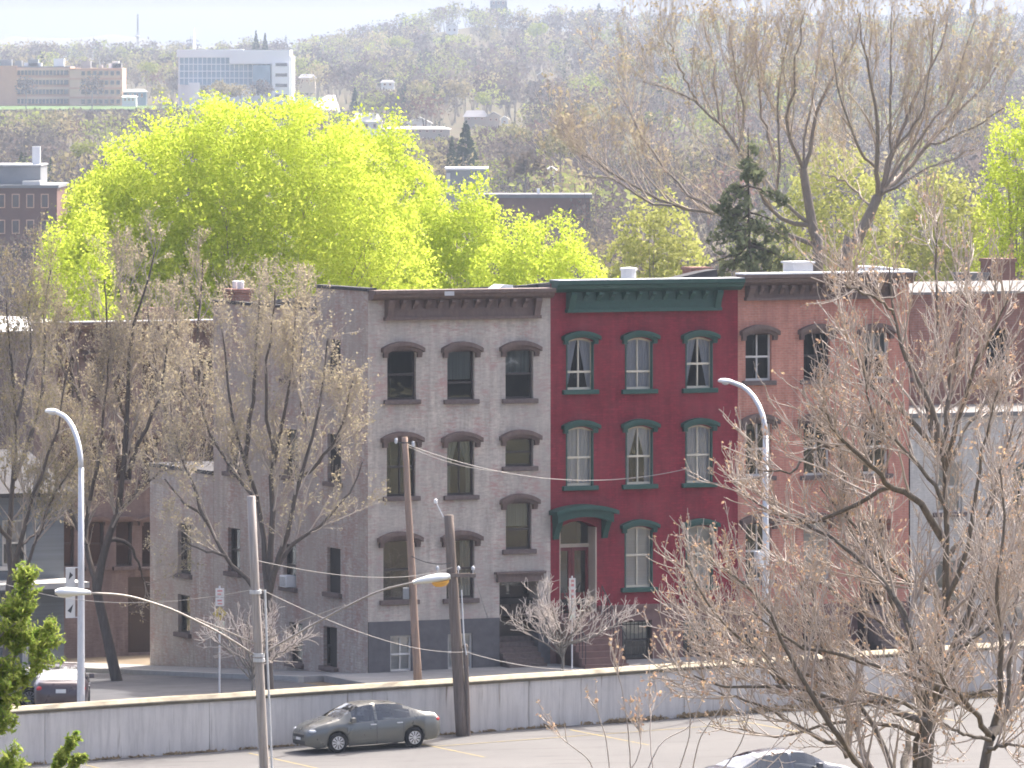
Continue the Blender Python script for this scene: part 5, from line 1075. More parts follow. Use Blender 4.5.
for a in [('yellow green tree standing left of the glass building on the far plateau', 147, 61, 80, 2420, 12, 'green', 1), ('olive tree just below the yellow green one, left of the glass building', 160, 82, 106, 2300, 11, 'olive', 2), ('pale budding tree in front of the glass facade', 219, 80, 103, 2300, 14, 'olive', 3),
          ('dark conifer on the skyline right of the glass building', 256, 30, 52, 2700, 5, 'dark', 4), ('dark conifer pair member nearer the hill, right of the glass building', 265, 33, 54, 2700, 5, 'dark', 5), ('dark conifer left of the hillside houses, above the lime crown', 355, 88, 116, 2100, 9, 'dark', 6), ('dark conifer right of the white house at the forest edge', 405, 84, 114, 2100, 7, 'dark', 7),
          ('blue green conifer below the hillside houses, centre of the valley', 466, 120, 168, 1300, 16, 'dark', 8), ('smaller conifer left of the blue green one below the houses', 452, 136, 168, 1290, 8, 'dark', 9), ('yellow green tree high on the hill slope below the summit', 537, 22, 44, 3100, 15, 'green', 10), ('yellow green tree left on the hill slope', 400, 34, 56, 3000, 14, 'green', 11),
          ('pale green tree left of the summit', 428, 62, 80, 2800, 13, 'green', 12), ('rounded tan tree above the dark roofed hillside house', 455, 78, 112, 2150, 20, 'olive', 13), ('yellow green tree beside the dark roofed hillside house', 483, 92, 112, 2120, 11, 'green', 14), ('tan budding tree above the long pale roof', 420, 80, 116, 2150, 18, 'olive', 15),
          ('bushy conifer on the right skyline', 972, 2, 24, 3500, 9, 'dark', 16), ('dark conifer on the right skyline, left of the bushy one', 952, 6, 26, 3500, 6, 'dark', 17), ('conifer on the skyline near the middle of the ridge', 599, 3, 18, 3700, 6, 'dark', 18), ('yellow green tree on the wooded slope by the lower left factory', 84, 138, 166, 1150, 15, 'green', 19),
          ('bare tree in front of the left half of the tan masonry block', 26, 74, 107, 2330, 12, 'bare', 23), ('bare tree in front of the pale orange masonry block', 92, 72, 107, 2330, 13, 'bare', 24), ('wide budding tree hiding the middle base of the glass building', 240, 82, 106, 2320, 17, 'olive', 25), ('bare tree before the right end of the glass facade', 262, 78, 106, 2310, 15, 'bare', 26), ('low budding tree before the left corner of the glass building', 203, 86, 106, 2310, 9, 'bare', 27),
          ('olive tree in the valley, right of the gray warehouse', 560, 126, 172, 1150, 26, 'olive', 20), ('purplish bare tree right of the gray warehouse', 525, 150, 196, 1100, 28, 'bare', 21), ('tan bare tree left of the gray warehouse', 512, 122, 160, 1500, 22, 'olive', 22)]: lone(*a)

# ================================================================ street lamps
def street_lamp(label, base, h, reach):
    o = thing('street_lamp', label, 'street lamp', base, TH); mb = MB(); mb.lathe([(.20,-.15),(.20,.05),(.14,.12),(.125,.3),(.1,h*.5),(.085,h-1.7)], 14); mb.build('pole', M['galv'], o, smooth=True)
    pts = [(0, 0, h-1.72)]+[(0, reach*(1-math.cos(t)), h-1.72+1.62*math.sin(t)) for t in [R(a) for a in (12, 24, 36, 48, 60, 72, 84)]]; pts.append((0, reach*1.04, h-.07))
    mb = MB(); mb.tube(pts, [.085]*3+[.08]*3+[.075]*3, 10); mb.build('arm', M['galv'], o, smooth=True)
    hd = MB(); y0 = reach*1.0
    prof = [(-.05,.05,.05),(.08,.10,.07),(.3,.16,.09),(.55,.18,.10),(.78,.15,.085),(.9,.06,.04)]
    k = 12; vs = []
    for (y, w, t) in prof:
        for j in range(k): a = 6.283*j/k; vs.append((w*math.cos(a), y0+y, h-.06+t*math.sin(a)*(1 if math.sin(a) > 0 else .7)))
    hd.add(vs, [(i*k+j, i*k+(j+1) % k, (i+1)*k+(j+1) % k, (i+1)*k+j) for i in range(len(prof)-1) for j in range(k)]+[tuple(range(k)), tuple(range(len(prof)*k-1, (len(prof)-1)*k-1, -1))])
    head = hd.build('lamp_head', M['lamp_white'], o, smooth=True); ln = MB(); ln.lathe([(.02,-.10),(.10,-.075),(.13,-.02),(.13,.0)], 12, (0, y0+.5, h-.08)); ln.build('lens', M['galv'], head, smooth=True)
    hb = MB(); hb.box(-.07, .07, -.128, -.10, .5, .95); hb.build('hand_hole', M['galv'], o); return o
NLMP = -11.15
u, z = FA(81, 703, NLMP); z = S(u, NLMP); zt_ = FA(81, 413, NLMP)[1]; lampL = street_lamp('tall curved galvanised street lamp at the left, its base behind the retaining wall', W(u, NLMP, z), zt_-z, 2.0); uL_ = u
u, z = FA(765.5, 680, NLMP); z = S(u, NLMP); zt_ = FA(765.5, 383, NLMP)[1]; lampR = street_lamp('tall curved galvanised street lamp standing before the salmon house, among bare twigs', W(u, NLMP, z), zt_-z, 2.45); uR_ = u
# cabinet strapped to the right lamp
zc = FA(759, 560, NLMP)[1]; cbx = thing('control_box', 'small gray control box strapped to the lamp before the salmon house', 'box', W(uR_-.2, NLMP, zc), TH)
box_part('case', 'galv', cbx, -.16, .10, -.14, .14, -.28, .28, bev=.015); box_part('cover', 'lamp_white', cbx, -.13, .07, -.155, -.141, -.24, .24); mb = MB(); mb.tube([(.12, 0, .2), (.34, 0, .2)], .02, 6); mb.tube([(.12, 0, -.2), (.34, 0, -.2)], .02, 6); mb.build('bracket', M['galv'], cbx)
M['sign_white'] = plain('white_sign_sheet', (.56,.56,.54), .5, .06, 4); M['sign_black'] = plain('black_sign_ink', (.03,.03,.035), .6, .1, 4); M['sign_yellow'] = plain('yellow_sign_sheet', (.42,.34,.08), .5, .1, 4); M['sign_mint'] = plain('pale_green_sign_sheet', (.55,.66,.58), .5, .1, 4); M['sign_red'] = plain('red_sign_ink', (.50,.20,.20), .6, .1, 4)
# white street banner on the left lamp
zs = FA(74, 593, NLMP)[1]; bn = thing('banner', 'tall white banner with dark marks hanging on the left street lamp pole', 'banner', W(uL_-.36, NLMP, zs), TH)
box_part('panel', 'sign_white', bn, -.15, .16, -.012, .012, -.75, .78); mb = MB()
mb.add([(-.06,-.018,.42),(.09,-.018,.56),(-.02,-.018,.66)], [(0,1,2)]); mb.build('mark', M['sign_black'], bn); mb = MB(); mb.add([(-.1,-.018,-.55),(.02,-.018,-.62),(.1,-.018,-.34)], [(0,1,2)]); mb.build('mark', M['sign_black'], bn)
for z_ in (.79, -.76): mb = MB(); mb.tube([(-.15, 0, z_), (.36, 0, z_)], .016, 6); mb.build('bracket', M['galv'], bn)
# stacked parking signs
def sign_post(name, label, px, ytop, ybase, Y, plates, cat='sign'):
    b = P(px, ybase, Y); ht = P(px, ytop, Y).z-b.z; o = thing(name, label, cat, tuple(b), TH*.6); mb = MB(); mb.tube([(0, 0, -.4), (0, 0, ht)], .03, 8); mb.build('post', M['galv'], o)
    for (y0, y1, w, mt, shape, marks) in plates:
        z1, z0 = P(px, y0, Y).z-b.z, P(px, y1, Y).z-b.z; pm = MB(); zc = (z0+z1)/2
        if shape == 'diamond': pm.prism([(0, z0), (w, zc), (0, z1), (-w, zc)], -.05, -.035)
        else: pm.box(-w, w, -.05, -.035, z0, z1)
        pl = pm.build('plate', M[mt], o)
        if marks:
            mm = MB()
            for (a, c, d, e) in marks[1]: mm.quad((w*a, -.056, z0+(z1-z0)*c), (w*d, -.056, z0+(z1-z0)*c), (w*d, -.056, z0+(z1-z0)*e), (w*a, -.056, z0+(z1-z0)*e))
            mm.build('mark', M[marks[0]], pl)
    return o
sign_post('sign_post', 'sign post with white, yellow and pale green plates stacked, before the gray side wall', 219.5, 586, 692, 240, [
    (588, 597, .14, 'sign_white', 'r', ('sign_red', [(-.6, .6, .6, .78), (-.6, .25, .3, .4)])), (597.6, 606, .14, 'sign_white', 'r', ('sign_red', [(-.6, .55, .5, .75), (-.5, .2, .55, .36)])), (606, 621, .235, 'sign_yellow', 'diamond', ('sign_black', [(-.22, .42, .2, .58)])), (621, 633, .155, 'sign_mint', 'r', ('sign_black', [(-.5, .15, .5, .25)]))])
sign_post('sign_post', 'narrow tall white sign on a thin post before the red house door', 572, 576, 672, 246.5, [(578, 600, .105, 'sign_white', 'r', ('sign_red', [(-.5, .1, .5, .22), (-.5, .34, .5, .48), (-.5, .62, .5, .74), (-.5, .82, .5, .92)])), (600.5, 620, .105, 'sign_white', 'r', ('sign_mint', [(-.7, .08, .7, .3), (-.6, .5, .2, .62)]))])

# ================================================================ utility poles
def pole_thing(label, top, bot, Y, r0, r1, mat):
    b = P(*bot, Y); t_ = P(*top, Y); o = thing('utility_pole', label, 'utility pole', tuple(b)); d = t_-b; mb = MB(); n = 9; rr_ = random.Random(int(top[0]))
    mb.tube([(d.x*i/n+rr_.uniform(-.01, .01), 0, d.z*i/n) for i in range(n+1)], [r0+(r1-r0)*i/n for i in range(n+1)], 12); mb.build('shaft', M[mat], o, smooth=True); return o, b, d
def rel(b, px, py, Y): v = P(px, py, Y)-b; return tuple(v)
Y1 = 120; gz = terrain(xpx(288, Y1), Y1)-.3; yb1 = HOR+(CAMZ-gz)*F/Y1
p1, b1, d1 = pole_thing('pale weathered wooden pole at the left with two long lamp arms', (250.5, 496), (250.5+(yb1-496)*.052, yb1), Y1, .095, .068, 'pole_wood')
mb = MB()
for yy in (592, 655, 660): c_ = Vector(rel(b1, 250.5+(yy-496)*.052, yy, Y1)); mb.lathe([(.09,-.03),(.096,-.028),(.096,.028),(.09,.03)], 12, tuple(c_))
mb.build('band', M['galv'], p1)
def lamp_arm(pts, dY, head, lens):
    q = [Vector(rel(b1, x, y, Y1+dY*i/(len(pts)-1))) for i, (x, y) in enumerate(pts)]; q = [Vector(v) for v in cat_rom(q, 16)]; mb = MB(); mb.tube(q, .016, 8); a = mb.build('lamp_arm', M['arm_steel'], p1, smooth=True)
    (hx0, hy0), (hx1, hy1) = head; A = Vector(rel(b1, hx0, hy0, Y1+dY)); B = Vector(rel(b1, hx1, hy1, Y1+dY)); dr = (B-A); L_ = dr.length; dr.normalize(); up = Vector((0, 0, 1)); up = (up-dr*up.dot(dr)).normalized(); sd_ = dr.cross(up)
    prof = [(0,.035,.03,.03),(.12,.07,.05,.03),(.4,.13,.078,.045),(.7,.15,.088,.05),(.9,.12,.07,.04),(1.0,.04,.04,.03)]; k = 14; vs = []
    for (f, w, tu, td) in prof:
        for j in range(k): t_ = 6.283*j/k; s_ = math.sin(t_); vs.append(A+dr*(f*L_)+sd_*(w*math.cos(t_))+up*((tu if s_ > 0 else td)*s_))
    hm = MB(); hm.add(vs, [(i*k+j, i*k+(j+1) % k, (i+1)*k+(j+1) % k, (i+1)*k+j) for i in range(len(prof)-1) for j in range(k)]+[tuple(range(k)), tuple(range(len(prof)*k-1, (len(prof)-1)*k-1, -1))]); hd = hm.build('lamp_head', M['lamp_white'], a, smooth=True)
    lm = MB(); c_ = A+dr*(L_*.72); vs = []
    for (r_, z) in ((.125, -.04), (.115, -.08), (.08, -.12), (.01, -.135)) if lens == 'amber' else ((.115, -.03), (.10, -.055), (.07, -.07), (.01, -.075)):
        for j in range(k): t_ = 6.283*j/k; vs.append(c_+dr*(r_*1.15*math.cos(t_))+sd_*(r_*math.sin(t_))+up*z)
    lm.add(vs, [(i*k+j, i*k+(j+1) % k, (i+1)*k+(j+1) % k, (i+1)*k+j) for i in range(3) for j in range(k)]+[tuple(range(3*k, 4*k))]); lm.build('lens', M[lens], hd, smooth=True)
lamp_arm([(258.5, 658), (225, 636), (180, 613), (150, 602), (122, 595), (88, 593)], -1.2, ((91, 593), (55, 592.5)), 'lamp_white')
lamp_arm([(258.5, 656), (300, 632), (340, 610), (380, 591), (418, 581.5)], -.8, ((413, 582.5), (450.5, 577)), 'amber')
mb = MB(); mb.tube([rel(b1, 258.5, 645, Y1), rel(b1, 300, 621, Y1-.2), rel(b1, 345, 605, Y1-.4)], .012, 6); mb.tube([rel(b1, 258.5, 645, Y1), rel(b1, 225, 630, Y1-.4), rel(b1, 195, 618, Y1-.7)], .012, 6); mb.build('arm_brace', M['arm_steel'], p1)
mb = MB(); mb.tube([rel(b1, 265, 590, Y1-.12), rel(b1, 267, 650, Y1-.12), rel(b1, 272, 768, Y1-.12)], .018, 6); mb.build('conduit', M['galv'], p1)
u2, z2 = FA(418, 683, -11.2); Y2 = OY+u2*ST-11.2*CT; p2, b2, d2 = pole_thing('slim tan wooden pole in front of the gray house, its foot behind the wall', (404.5, 437), (418.5, 690), Y2, .135, .095, 'pole_tan')
mb = MB()
for sx in (-.28, .26): mb.lathe([(.03,-.09),(.05,-.05),(.05,.05),(.03,.09)], 10, (d2.x*.97+sx, -.08, d2.z*(.985 if sx < 0 else .972)))
mb.build('insulator', M['galv'], p2); mb = MB(); mb.tube([(d2.x*.97-.32, -.08, d2.z*.978), (d2.x*.97+.32, -.08, d2.z*.978)], .022, 6); mb.build('bracket', M['iron'], p2)
box_part('junction_box', 'factory_gray', p2, d2.x*.44-.30, d2.x*.44-.1, -.16, .06, d2.z*.36, d2.z*.36+.36, bev=.02)
YP3 = OY+FA(462, 735, -12.7)[0]*ST-12.7*CT; p3, b3, d3 = pole_thing('thick dark brown pole in the parking lot against the wall, right of the gray sedan', (448.5, 515), (462.5, 741), YP3, .195, .15, 'pole_brown')
mb = MB(); mb.box(d3.x*.735-.55, d3.x*.735+.75, -.27, -.16, d3.z*.735-.06, d3.z*.735+.06); mb.build('crossarm', M['pole_brown'], p3)
for sx in (-.46, .2, .66):
    mb = MB(); mb.lathe([(.015,0),(.015,.1),(.05,.11),(.055,.18),(.03,.23),(0,.24)], 10, (d3.x*.735+sx, -.215, d3.z*.735+.06)); mb.build('insulator', M['galv'], p3)
mb = MB(); mb.tube([(d3.x*.97-.17, 0, d3.z*.99), (d3.x*.97-.42, 0, d3.z*1.06)], .018, 6); mb.lathe([(.02,0),(.06,.03),(.06,.12),(.02,.16)], 10, (d3.x*.97-.42, 0, d3.z*1.05)); mb.build('insulator', M['metal_white'], p3)
mb = MB(); mb.tube([rel(b3, 461.5, 590, YP3-.25), rel(b3, 464, 640, YP3-.25), rel(b3, 466.5, 655, YP3-.2)], .022, 6); mb.build('cable_riser', M['galv'], p3)
cd = thing('conduit_post', 'thin rusty brown pipe standing against the right side of the thick brown pole', 'pipe', tuple(P(468.5, 738, YP3-.05))); bb_ = P(468.5, 738, YP3-.05)
mb = MB(); mb.tube([(0, 0, -.2), tuple(P(467, 690, YP3-.05)-bb_), tuple(P(465.5, 648, YP3-.05)-bb_)], .075, 10); mb.build('pipe', M['pole_brown'], cd); mb = MB(); mb.lathe([(.09,0),(.095,.05),(.06,.11),(0,.13)], 10, tuple(P(465.5, 648, YP3-.05)-bb_)); mb.build('cap', M['pole_brown'], cd)
# cables
def cable(label, a, b, sag, r=.013, mat='wire', n=22):
    a, b = Vector(a), Vector(b); mb = MB(); pts = []
    for i in range(n+1): f = i/n; p = a.lerp(b, f); p.z -= sag*4*f*(1-f); pts.append(p)
    c = a.copy(); mb.tube([p-c for p in pts], r, 5); o = mb.build('cable', M[mat]); o.location = c; tag(o, label, 'cable', 'overhead cables between the poles'); return o
top2 = b2+Vector((d2.x*.97, -.1, d2.z*.975))
uA, zA = FA(690, 468, -.12); cable('pale service cable from the slim pole across the red facade', top2, W(uA, -.12, zA), .75, .013)
cable('second pale cable sagging from the slim pole to the gray facade edge', top2+Vector((.1, 0, -.1)), W(FA(548, 470, -.1)[0], -.1, FA(548, 470, -.1)[1]), .35, .010)
cable('thin cable running left from the pale pole past the left lamp', P(250, 590, Y1), P(-60, 556, 170), .55, .005)
cable('pale cable from the pale pole down to the thick brown pole', P(258, 588, Y1), P(464, 652, YP3-.2), .3, .0065)
cable('twisted cable from the thick brown pole into the small tree', P(466, 652, YP3-.2), P(640, 664, 246), .35, .012)
cable('dark cable between the slim pole and the thick brown pole', b2+Vector((d2.x*.5, -.1, d2.z*.53)), b3+Vector((d3.x*.8, -.2, d3.z*.79)), .12, .012, 'wire_dark')
cable('dark cable from the pale pole to the top of the thick brown pole', P(254, 560, Y1), b3+Vector((d3.x*.73, -.2, d3.z*.77)), .3, .008, 'wire_dark')
cable('thin cable from the thick brown pole to the gray facade', b3+Vector((d3.x*.735+.66, -.2, d3.z*.735+.25)), W(FA(488, 618, -.05)[0], -.05, FA(488, 618, -.05)[1]), .1, .008)

# ================================================================ cars
def paint(name, c, metal=.6):
    m, t, b = newmat(name); b.inputs['Base Color'].default_value = (*c, 1); b.inputs['Metallic'].default_value = metal; b.inputs['Roughness'].default_value = .32
    b.inputs['Coat Weight'].default_value = .7; b.inputs['Coat Roughness'].default_value = .06; n = noise(t, 3, 4); t.links.new(ramp(t, n, -.2, 1.9), b.inputs['Roughness']); return m
M['car_gray'] = paint('gray_green_metallic_paint', (.13,.134,.124)); M['car_blue'] = paint('dark_blue_gray_paint', (.045,.055,.075)); M['car_dark'] = paint('dark_maroon_paint', (.05,.03,.035), .3); M['car_pale'] = paint('pale_silver_paint', (.5,.51,.52))
M['car_glass'] = glassmat('car_glass', (.015,.02,.022), .5); M['tyre'] = plain('tyre_rubber', (.022,.022,.024), .85, .2, 20); M['rim'] = plain('alloy_rim', (.62,.63,.65), .3, .08, 8, metal=.7); M['black_plastic'] = plain('black_plastic', (.03,.03,.032), .6, .2, 20)
M['tail_red'] = plain('red_lamp_lens', (.50,.03,.03), .2, .1, 10); M['head_clear'] = plain('clear_lamp_lens', (.66,.68,.70), .12, .15, 10); M['plate_white'] = plain('number_plate_white', (.7,.7,.68), .5, .05, 10)
def make_car(label, loc, rot, pm, group=None):
    o = thing('parked_car', label, 'car', loc, 0, group); o.rotation_euler = rot
    xs = sorted(set([round(-2.27+4.54*i/46, 3) for i in range(47)]+[-1.67,-1.6,-1.0,-.93,1.0,.93,1.6,1.67,-.06,.02,.78,-.98,-1.72,.5,1.18,-.82]))
    ip = lambda x, T_: float(np.interp(x, [a for a, _ in T_], [b for _, b in T_]))
    ztop = [(-2.27,.80),(-2.22,.97),(-2.05,1.045),(-1.72,1.075),(-1.45,1.19),(-1.1,1.345),(-.82,1.425),(-.4,1.465),(0,1.475),(.3,1.455),(.5,1.42),(.8,1.27),(1.18,1.045),(1.4,.985),(1.8,.90),(2.05,.80),(2.2,.69),(2.27,.56)]
    belt = [(-2.27,.76),(-2.1,.93),(-1.7,.985),(-.9,.955),(.8,.90),(1.2,.90),(1.8,.80),(2.1,.70),(2.27,.54)]
    hw = [(-2.27,.66),(-2.15,.78),(-1.7,.855),(-1,.875),(1,.875),(1.6,.86),(2.0,.79),(2.2,.66),(2.27,.52)]
    wt = [(-2.27,.56),(-2.1,.68),(-1.72,.72),(-1.2,.62),(-.8,.585),(.2,.595),(.6,.62),(1.18,.72),(1.6,.74),(2.05,.66),(2.27,.44)]
    def zbot(x):
        z = ip(x, [(-2.27,.36),(-2.1,.24),(-1.8,.20),(1.8,.18),(2.1,.20),(2.27,.30)])
        for c in (-1.30, 1.30):
            if abs(x-c) < .365: z = max(z, .315+math.sqrt(.365**2-(x-c)**2))
        return z
    ring = []
    for x in xs:
        zb_, zl, zt_, w, tw = zbot(x), ip(x, belt), ip(x, ztop), ip(x, hw), ip(x, wt); zm = max(zb_+.03, min(.56, zl-.06)); zs_ = max(zm+.01, zl-.05)
        half = [(w*.93, zb_), (w*.985, zb_+(zm-zb_)*.45), (w, zm), (w*.985, zs_), (w*.955, zl), (tw+(w*.955-tw)*.30, zl+(zt_-zl)*.66), (tw, zl+(zt_-zl)*.90), (tw*.72, zt_-.012*(zt_ > 1.1)), (0, zt_)]
        ring.append(half)
    k = len(ring[0]); cats = {}
    def put(cat, q): cats.setdefault(cat, MB()).add(q, [(0, 1, 2, 3)])
    for i in range(len(xs)-1):
        xm = (xs[i]+xs[i+1])/2
        for j in range(k-1):
            cat = 'body'
            if j in (4, 5):
                if -1.0 < xm < -.06 or .02 < xm < .78: cat = 'side_window'
                elif -1.32 < xm <= -1.0 and j == 4: cat = 'side_window' if xm > -1.2 else 'body'
            if j in (6, 7) and .5 < xm < 1.18: cat = 'windscreen'
            if j in (6, 7) and -1.72 < xm < -.82: cat = 'rear_window'
            if j <= 3 and -.02 < xm < .98: cat = 'door_f'
            if j <= 3 and -.93 < xm < -.02: cat = 'door_r'
            for s_ in (1, -1):
                a, b = ring[i][j], ring[i][j+1]; c, d = ring[i+1][j+1], ring[i+1][j]
                q = [(xs[i], s_*a[0], a[1]), (xs[i], s_*b[0], b[1]), (xs[i+1], s_*c[0], c[1]), (xs[i+1], s_*d[0], d[1])]
                key = cat+(('L' if s_ > 0 else 'R') if cat.startswith(('door', 'side')) else ''); key += ('f' if xm > 0 else 'r') if cat == 'side_window' else ''
                put(key, q if s_ < 0 else q[::-1])
    for e, s_ in ((0, -1), (-1, 1)):
        hf = ring[e]; pts = [(xs[e], y, z) for y, z in hf]+[(xs[e], -y, z) for y, z in hf[:-1][::-1]]; cats['body'].add(pts, [tuple(range(len(pts)))])
    def weld(ob):
        bm = bmesh.new(); bm.from_mesh(ob.data); bmesh.ops.remove_doubles(bm, verts=bm.verts, dist=.0008); bmesh.ops.recalc_face_normals(bm, faces=bm.faces); bm.to_mesh(ob.data); bm.free(); return ob
    body = weld(cats.pop('body').build('body', pm, o, smooth=True)); doors = []
    for kx, mbx in cats.items():
        if kx.startswith('door'): doors.append(weld(mbx.build('door', pm, o, smooth=True)))
        else: weld(mbx.build(kx.rstrip('LRfr') if kx.startswith('side') else kx, M['car_glass'], o, smooth=True)).name = {'s': 'side_window', 'w': 'windscreen', 'r': 'rear_window'}[kx[0]]
    for s_ in (1, -1):
        sm = MB()
        for xx in (-.02, .98, -.93):
            pts = [(xx, s_*(ip(xx, hw)*f_+.003), z) for z, f_ in ((max(.25, zbot(xx)), .95), (.4, .985), (.56, 1.0), (.75, .99), (ip(xx, belt), .955))]; sm.tube(pts, .006, 4)
        sm.build('door_seam', M['black_plastic'], body)
        for xx in (.10, -.80): hm = MB(); hm.box(xx-.10, xx+.10, s_*.868, s_*.895, .80, .835); hm.build('door_handle', M['rim'], doors[0] if s_ > 0 else doors[-1], bev=.008)
        mm = MB(); mm.prism([(.72, .93), (.90, .93), (.88, 1.07), (.74, 1.08)], s_*.86, s_*1.02); mm.build('mirror', pm, o, bev=.02)
        for (xx, yy, zz, sx, sy, sz, nm, mt) in ((1.98, .60, .70, .20, .17, .075, 'headlight', 'head_clear'), (-2.10, .645, .83, .15, .14, .10, 'tail_light', 'tail_red')):
            lm = MB(); rows_ = 7; kk = 12; vs = []
            for a in range(rows_+1):
                ph = -math.pi/2+math.pi*a/rows_
                for j in range(kk): t_ = 6.283*j/kk; vs.append((xx+sx*math.cos(ph)*math.cos(t_), s_*(yy+sy*math.cos(ph)*math.sin(t_)), zz+sz*math.sin(ph)))
            lm.add(vs, [(a*kk+j, a*kk+(j+1) % kk, (a+1)*kk+(j+1) % kk, (a+1)*kk+j) for a in range(rows_) for j in range(kk)]); lm.build(nm, M[mt], o, smooth=True)
    box_part('underbody', 'black_plastic', o, -2.0, 2.0, -.60, .60, .19, .60); box_part('grille', 'black_plastic', o, 2.20, 2.285, -.42, .42, .50, .60, bev=.01); box_part('air_intake', 'black_plastic', o, 2.16, 2.275, -.48, .48, .28, .40, bev=.01)
    box_part('number_plate', 'plate_white', o, -2.29, -2.255, -.16, .16, .70, .82); box_part('number_plate', 'plate_white', o, 2.26, 2.295, -.16, .16, .42, .50)
    it = MB(); it.box(-.35, .05, -.6, .6, .45, .80); it.box(-1.35, -.75, -.6, .6, .45, .85)
    for y in (-.34, .34): it.box(-.35, -.2, y-.2, y+.2, .8, 1.15); it.box(-.33, -.24, y-.1, y+.1, 1.16, 1.32)
    it.box(-1.35, -1.2, -.55, .55, .85, 1.08); it.box(.85, 1.15, -.6, .6, .6, .92); it.build('interior', M['black_plastic'], o)
    for x in (-1.30, 1.30):
        for s_ in (1, -1):
            tm_ = MB(); R0 = .315; pr = [(R0*.66, -.10), (R0*.93, -.10), (R0, -.07), (R0, .07), (R0*.93, .10), (R0*.66, .10)]; kk = 28; vs = []
            for (r_, y) in pr:
                for j in range(kk): t_ = 6.283*j/kk; vs.append((x+r_*math.cos(t_), s_*.775+y, .315+r_*math.sin(t_)))
            tm_.add(vs, [(i*kk+j, i*kk+(j+1) % kk, (i+1)*kk+(j+1) % kk, (i+1)*kk+j) for i in range(len(pr)-1) for j in range(kk)]); wh_ = thing_part('wheel', o); ty = tm_.build('tyre', M['tyre'], wh_, smooth=True)
            rm_ = MB(); yo = s_*(.775+.085); yi = s_*(.775+.02)
            for sp in range(10):
                t_ = 6.283*sp/10; a1 = .16; c1, c2 = t_-a1, t_+a1
                rm_.quad((x+.05*math.cos(c1), yo, .315+.05*math.sin(c1)), (x+.205*math.cos(t_-.20), yo-s_*.01, .315+.205*math.sin(t_-.20)), (x+.205*math.cos(t_+.20), yo-s_*.01, .315+.205*math.sin(t_+.20)), (x+.05*math.cos(c2), yo, .315+.05*math.sin(c2)))
            for j in range(kk):
                t0, t1 = 6.283*j/kk, 6.283*(j+1)/kk
                rm_.quad(*[(x+r_*math.cos(t_), yo, .315+r_*math.sin(t_)) for r_, t_ in ((.188, t0), (.214, t0), (.214, t1), (.188, t1))])
            rm_.add([(x+.06*math.cos(6.283*j/12), yo+s_*.008, .315+.06*math.sin(6.283*j/12)) for j in range(12)], [tuple(range(12))]); rm_.build('rim', M['rim'], wh_)
            dk = MB(); dk.add([(x+.212*math.cos(6.283*j/20), yi, .315+.212*math.sin(6.283*j/20)) for j in range(20)], [tuple(range(20))]); dk.build('brake_disc', M['black_plastic'], wh_)
    return o
def thing_part(name, parent): e = bpy.data.objects.new(name, None); col.objects.link(e); e.parent = parent; e.empty_display_size = .1; return e
def lot_rot(extra, slope): return (Matrix.Rotation(TH, 4, 'Z') @ Matrix.Rotation(-math.atan(slope), 4, 'Y') @ Matrix.Rotation(extra, 4, 'Z')).to_euler()
def lot_at(px, py, dz, fn):
    Y = 235.0
    for _ in range(20): X = xpx(px, Y); u, n = UN(X, Y); z = fn(u, n); Y = (CAMZ-(z+dz))*F/(py-HOR)
    X = xpx(px, Y); u, n = UN(X, Y); return (X, Y, fn(u, n))
make_car('gray green sedan parked alongside the retaining wall, left of the thick brown pole', lot_at(366, 748.0, 0, LZ), lot_rot(math.pi, .0288), M['car_gray'], 'parked sedans')
make_car('dark blue gray sedan behind foreground twigs at the bottom edge, right part of the lot', lot_at(780, 748.5, 1.47, LZ), lot_rot(R(4), .0288), M['car_blue'], 'parked sedans')
make_car('dark maroon sedan seen from behind on the street beyond the wall, beside the left lamp', lot_at(62, 663, 1.47, lambda u, n: S(u, n)-.02), (0, 0, TH+R(68)), M['car_dark'], 'parked sedans')
make_car('pale silver sedan at the left edge beyond the wall, mostly behind the evergreen', lot_at(-18, 661, 1.47, lambda u, n: S(u, n)-.02), (0, 0, TH+R(178)), M['car_pale'], 'parked sedans')
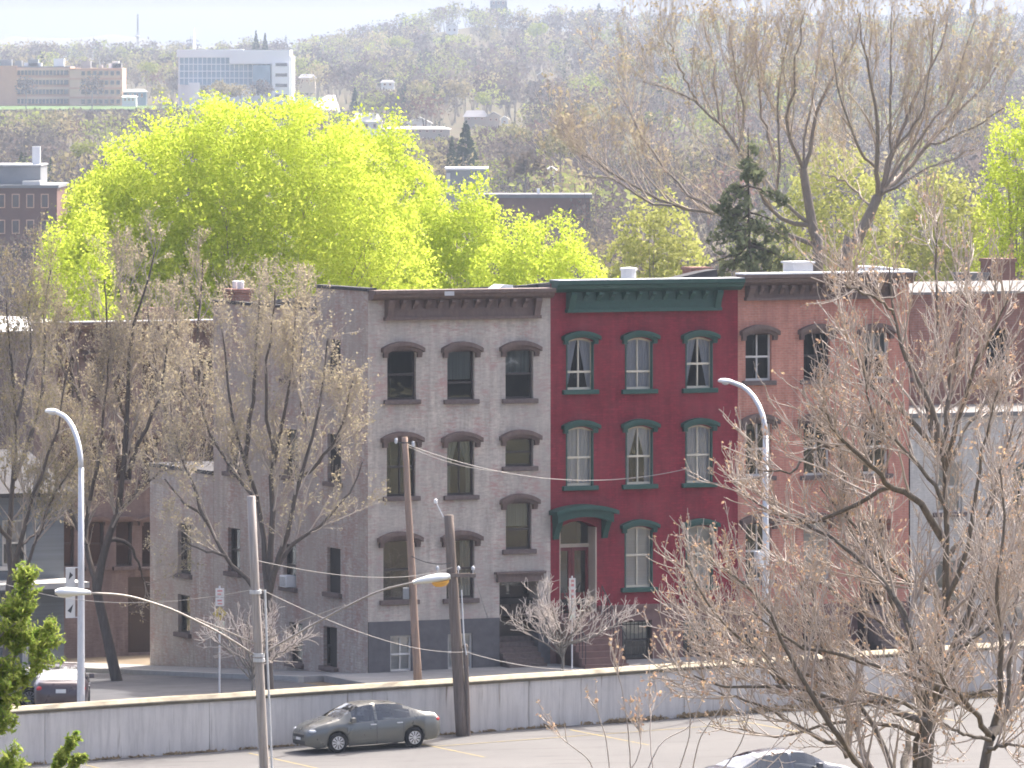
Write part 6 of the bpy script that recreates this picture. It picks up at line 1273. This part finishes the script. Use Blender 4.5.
# bin by the clapboard house
M['bin_blue'] = plain('blue_plastic', (.03,.07,.24), .5, .15, 6); xb_, yb_, zb_ = lot_at(52, 663, 0, S); bn = thing('wheeled_bin', 'dark blue wheeled bin behind the maroon sedan', 'bin', (xb_, yb_, zb_), TH)
mb = MB(); mb.add([(-.26,-.28,.08),(.26,-.28,.08),(.26,.28,.08),(-.26,.28,.08),(-.31,-.36,1.0),(.31,-.36,1.0),(.31,.36,1.0),(-.31,.36,1.0)], [(0,3,2,1),(0,1,5,4),(1,2,6,5),(2,3,7,6),(3,0,4,7),(4,5,6,7)]); mb.build('tub', M['bin_blue'], bn, bev=.02)
mb = MB(); mb.prism([(-.40, 1.005), (.40, 1.005), (.38, 1.06), (-.30, 1.09)], -.33, .33, axis='x'); mb.build('lid', M['bin_blue'], bn, bev=.015)
for sx in (-.27, .27): mb = MB(); mb.tube([(sx-.03, .30, .1), (sx+.03, .30, .1)], .1, 12); mb.build('wheel', M['tyre'], bn)

# dry grass and leaf litter along the foot of the wall
rw_ = np.random.default_rng(90); nW = 9000; uu = np.concatenate([rw_.uniform(3, 24, nW*2//3), rw_.uniform(-20, 24, nW//3)]); dn = np.abs(rw_.normal(0, .16, len(uu)))*np.clip((uu+2)/9, .25, 2.2); lump = np.sin(uu*2.1)+np.sin(uu*5.3+1)+rw_.normal(0, .8, len(uu)) > -.2
uu, dn = uu[lump], dn[lump]; hh = np.abs(rw_.normal(0, .09, len(uu)))*np.clip((uu+4)/10, .3, 1.6); nn_ = -12.03-dn
Cw = np.c_[OX+uu*CT-nn_*ST, OY+uu*ST+nn_*CT, -.80+.0288*uu+hh*.6+.01]; V, Q = cards(Cw, .07, rw_, 2.2, -.2)
M['litter'] = leafmat('dry_grass_and_litter', (.26,.19,.11), (.40,.31,.19), .3); tag(np_obj('dry_grass', V, Q, M['litter']), kind='stuff')

# ================================================================ the air
zlow = float(Zg.min())-1.0; hb = MB(); hb.box(-3300, 3300, -125, 9800, zlow, 78); hz = hb.build('haze', []) if False else None
me = bpy.data.meshes.new('haze'); me.from_pydata(hb.v, [], hb.f); hz = bpy.data.objects.new('haze', me); col.objects.link(hz); hz['kind'] = 'stuff'
hm_ = bpy.data.materials.new('haze_air'); hm_.use_nodes = True; t = hm_.node_tree; t.nodes.clear(); out = t.nodes.new('ShaderNodeOutputMaterial'); pv = t.nodes.new('ShaderNodeVolumePrincipled')
pv.inputs['Color'].default_value = (.42, .50, .62, 1); pv.inputs['Density'].default_value = 1.15e-4; pv.inputs['Anisotropy'].default_value = .35; t.links.new(pv.outputs[0], out.inputs['Volume']); me.materials.append(hm_)
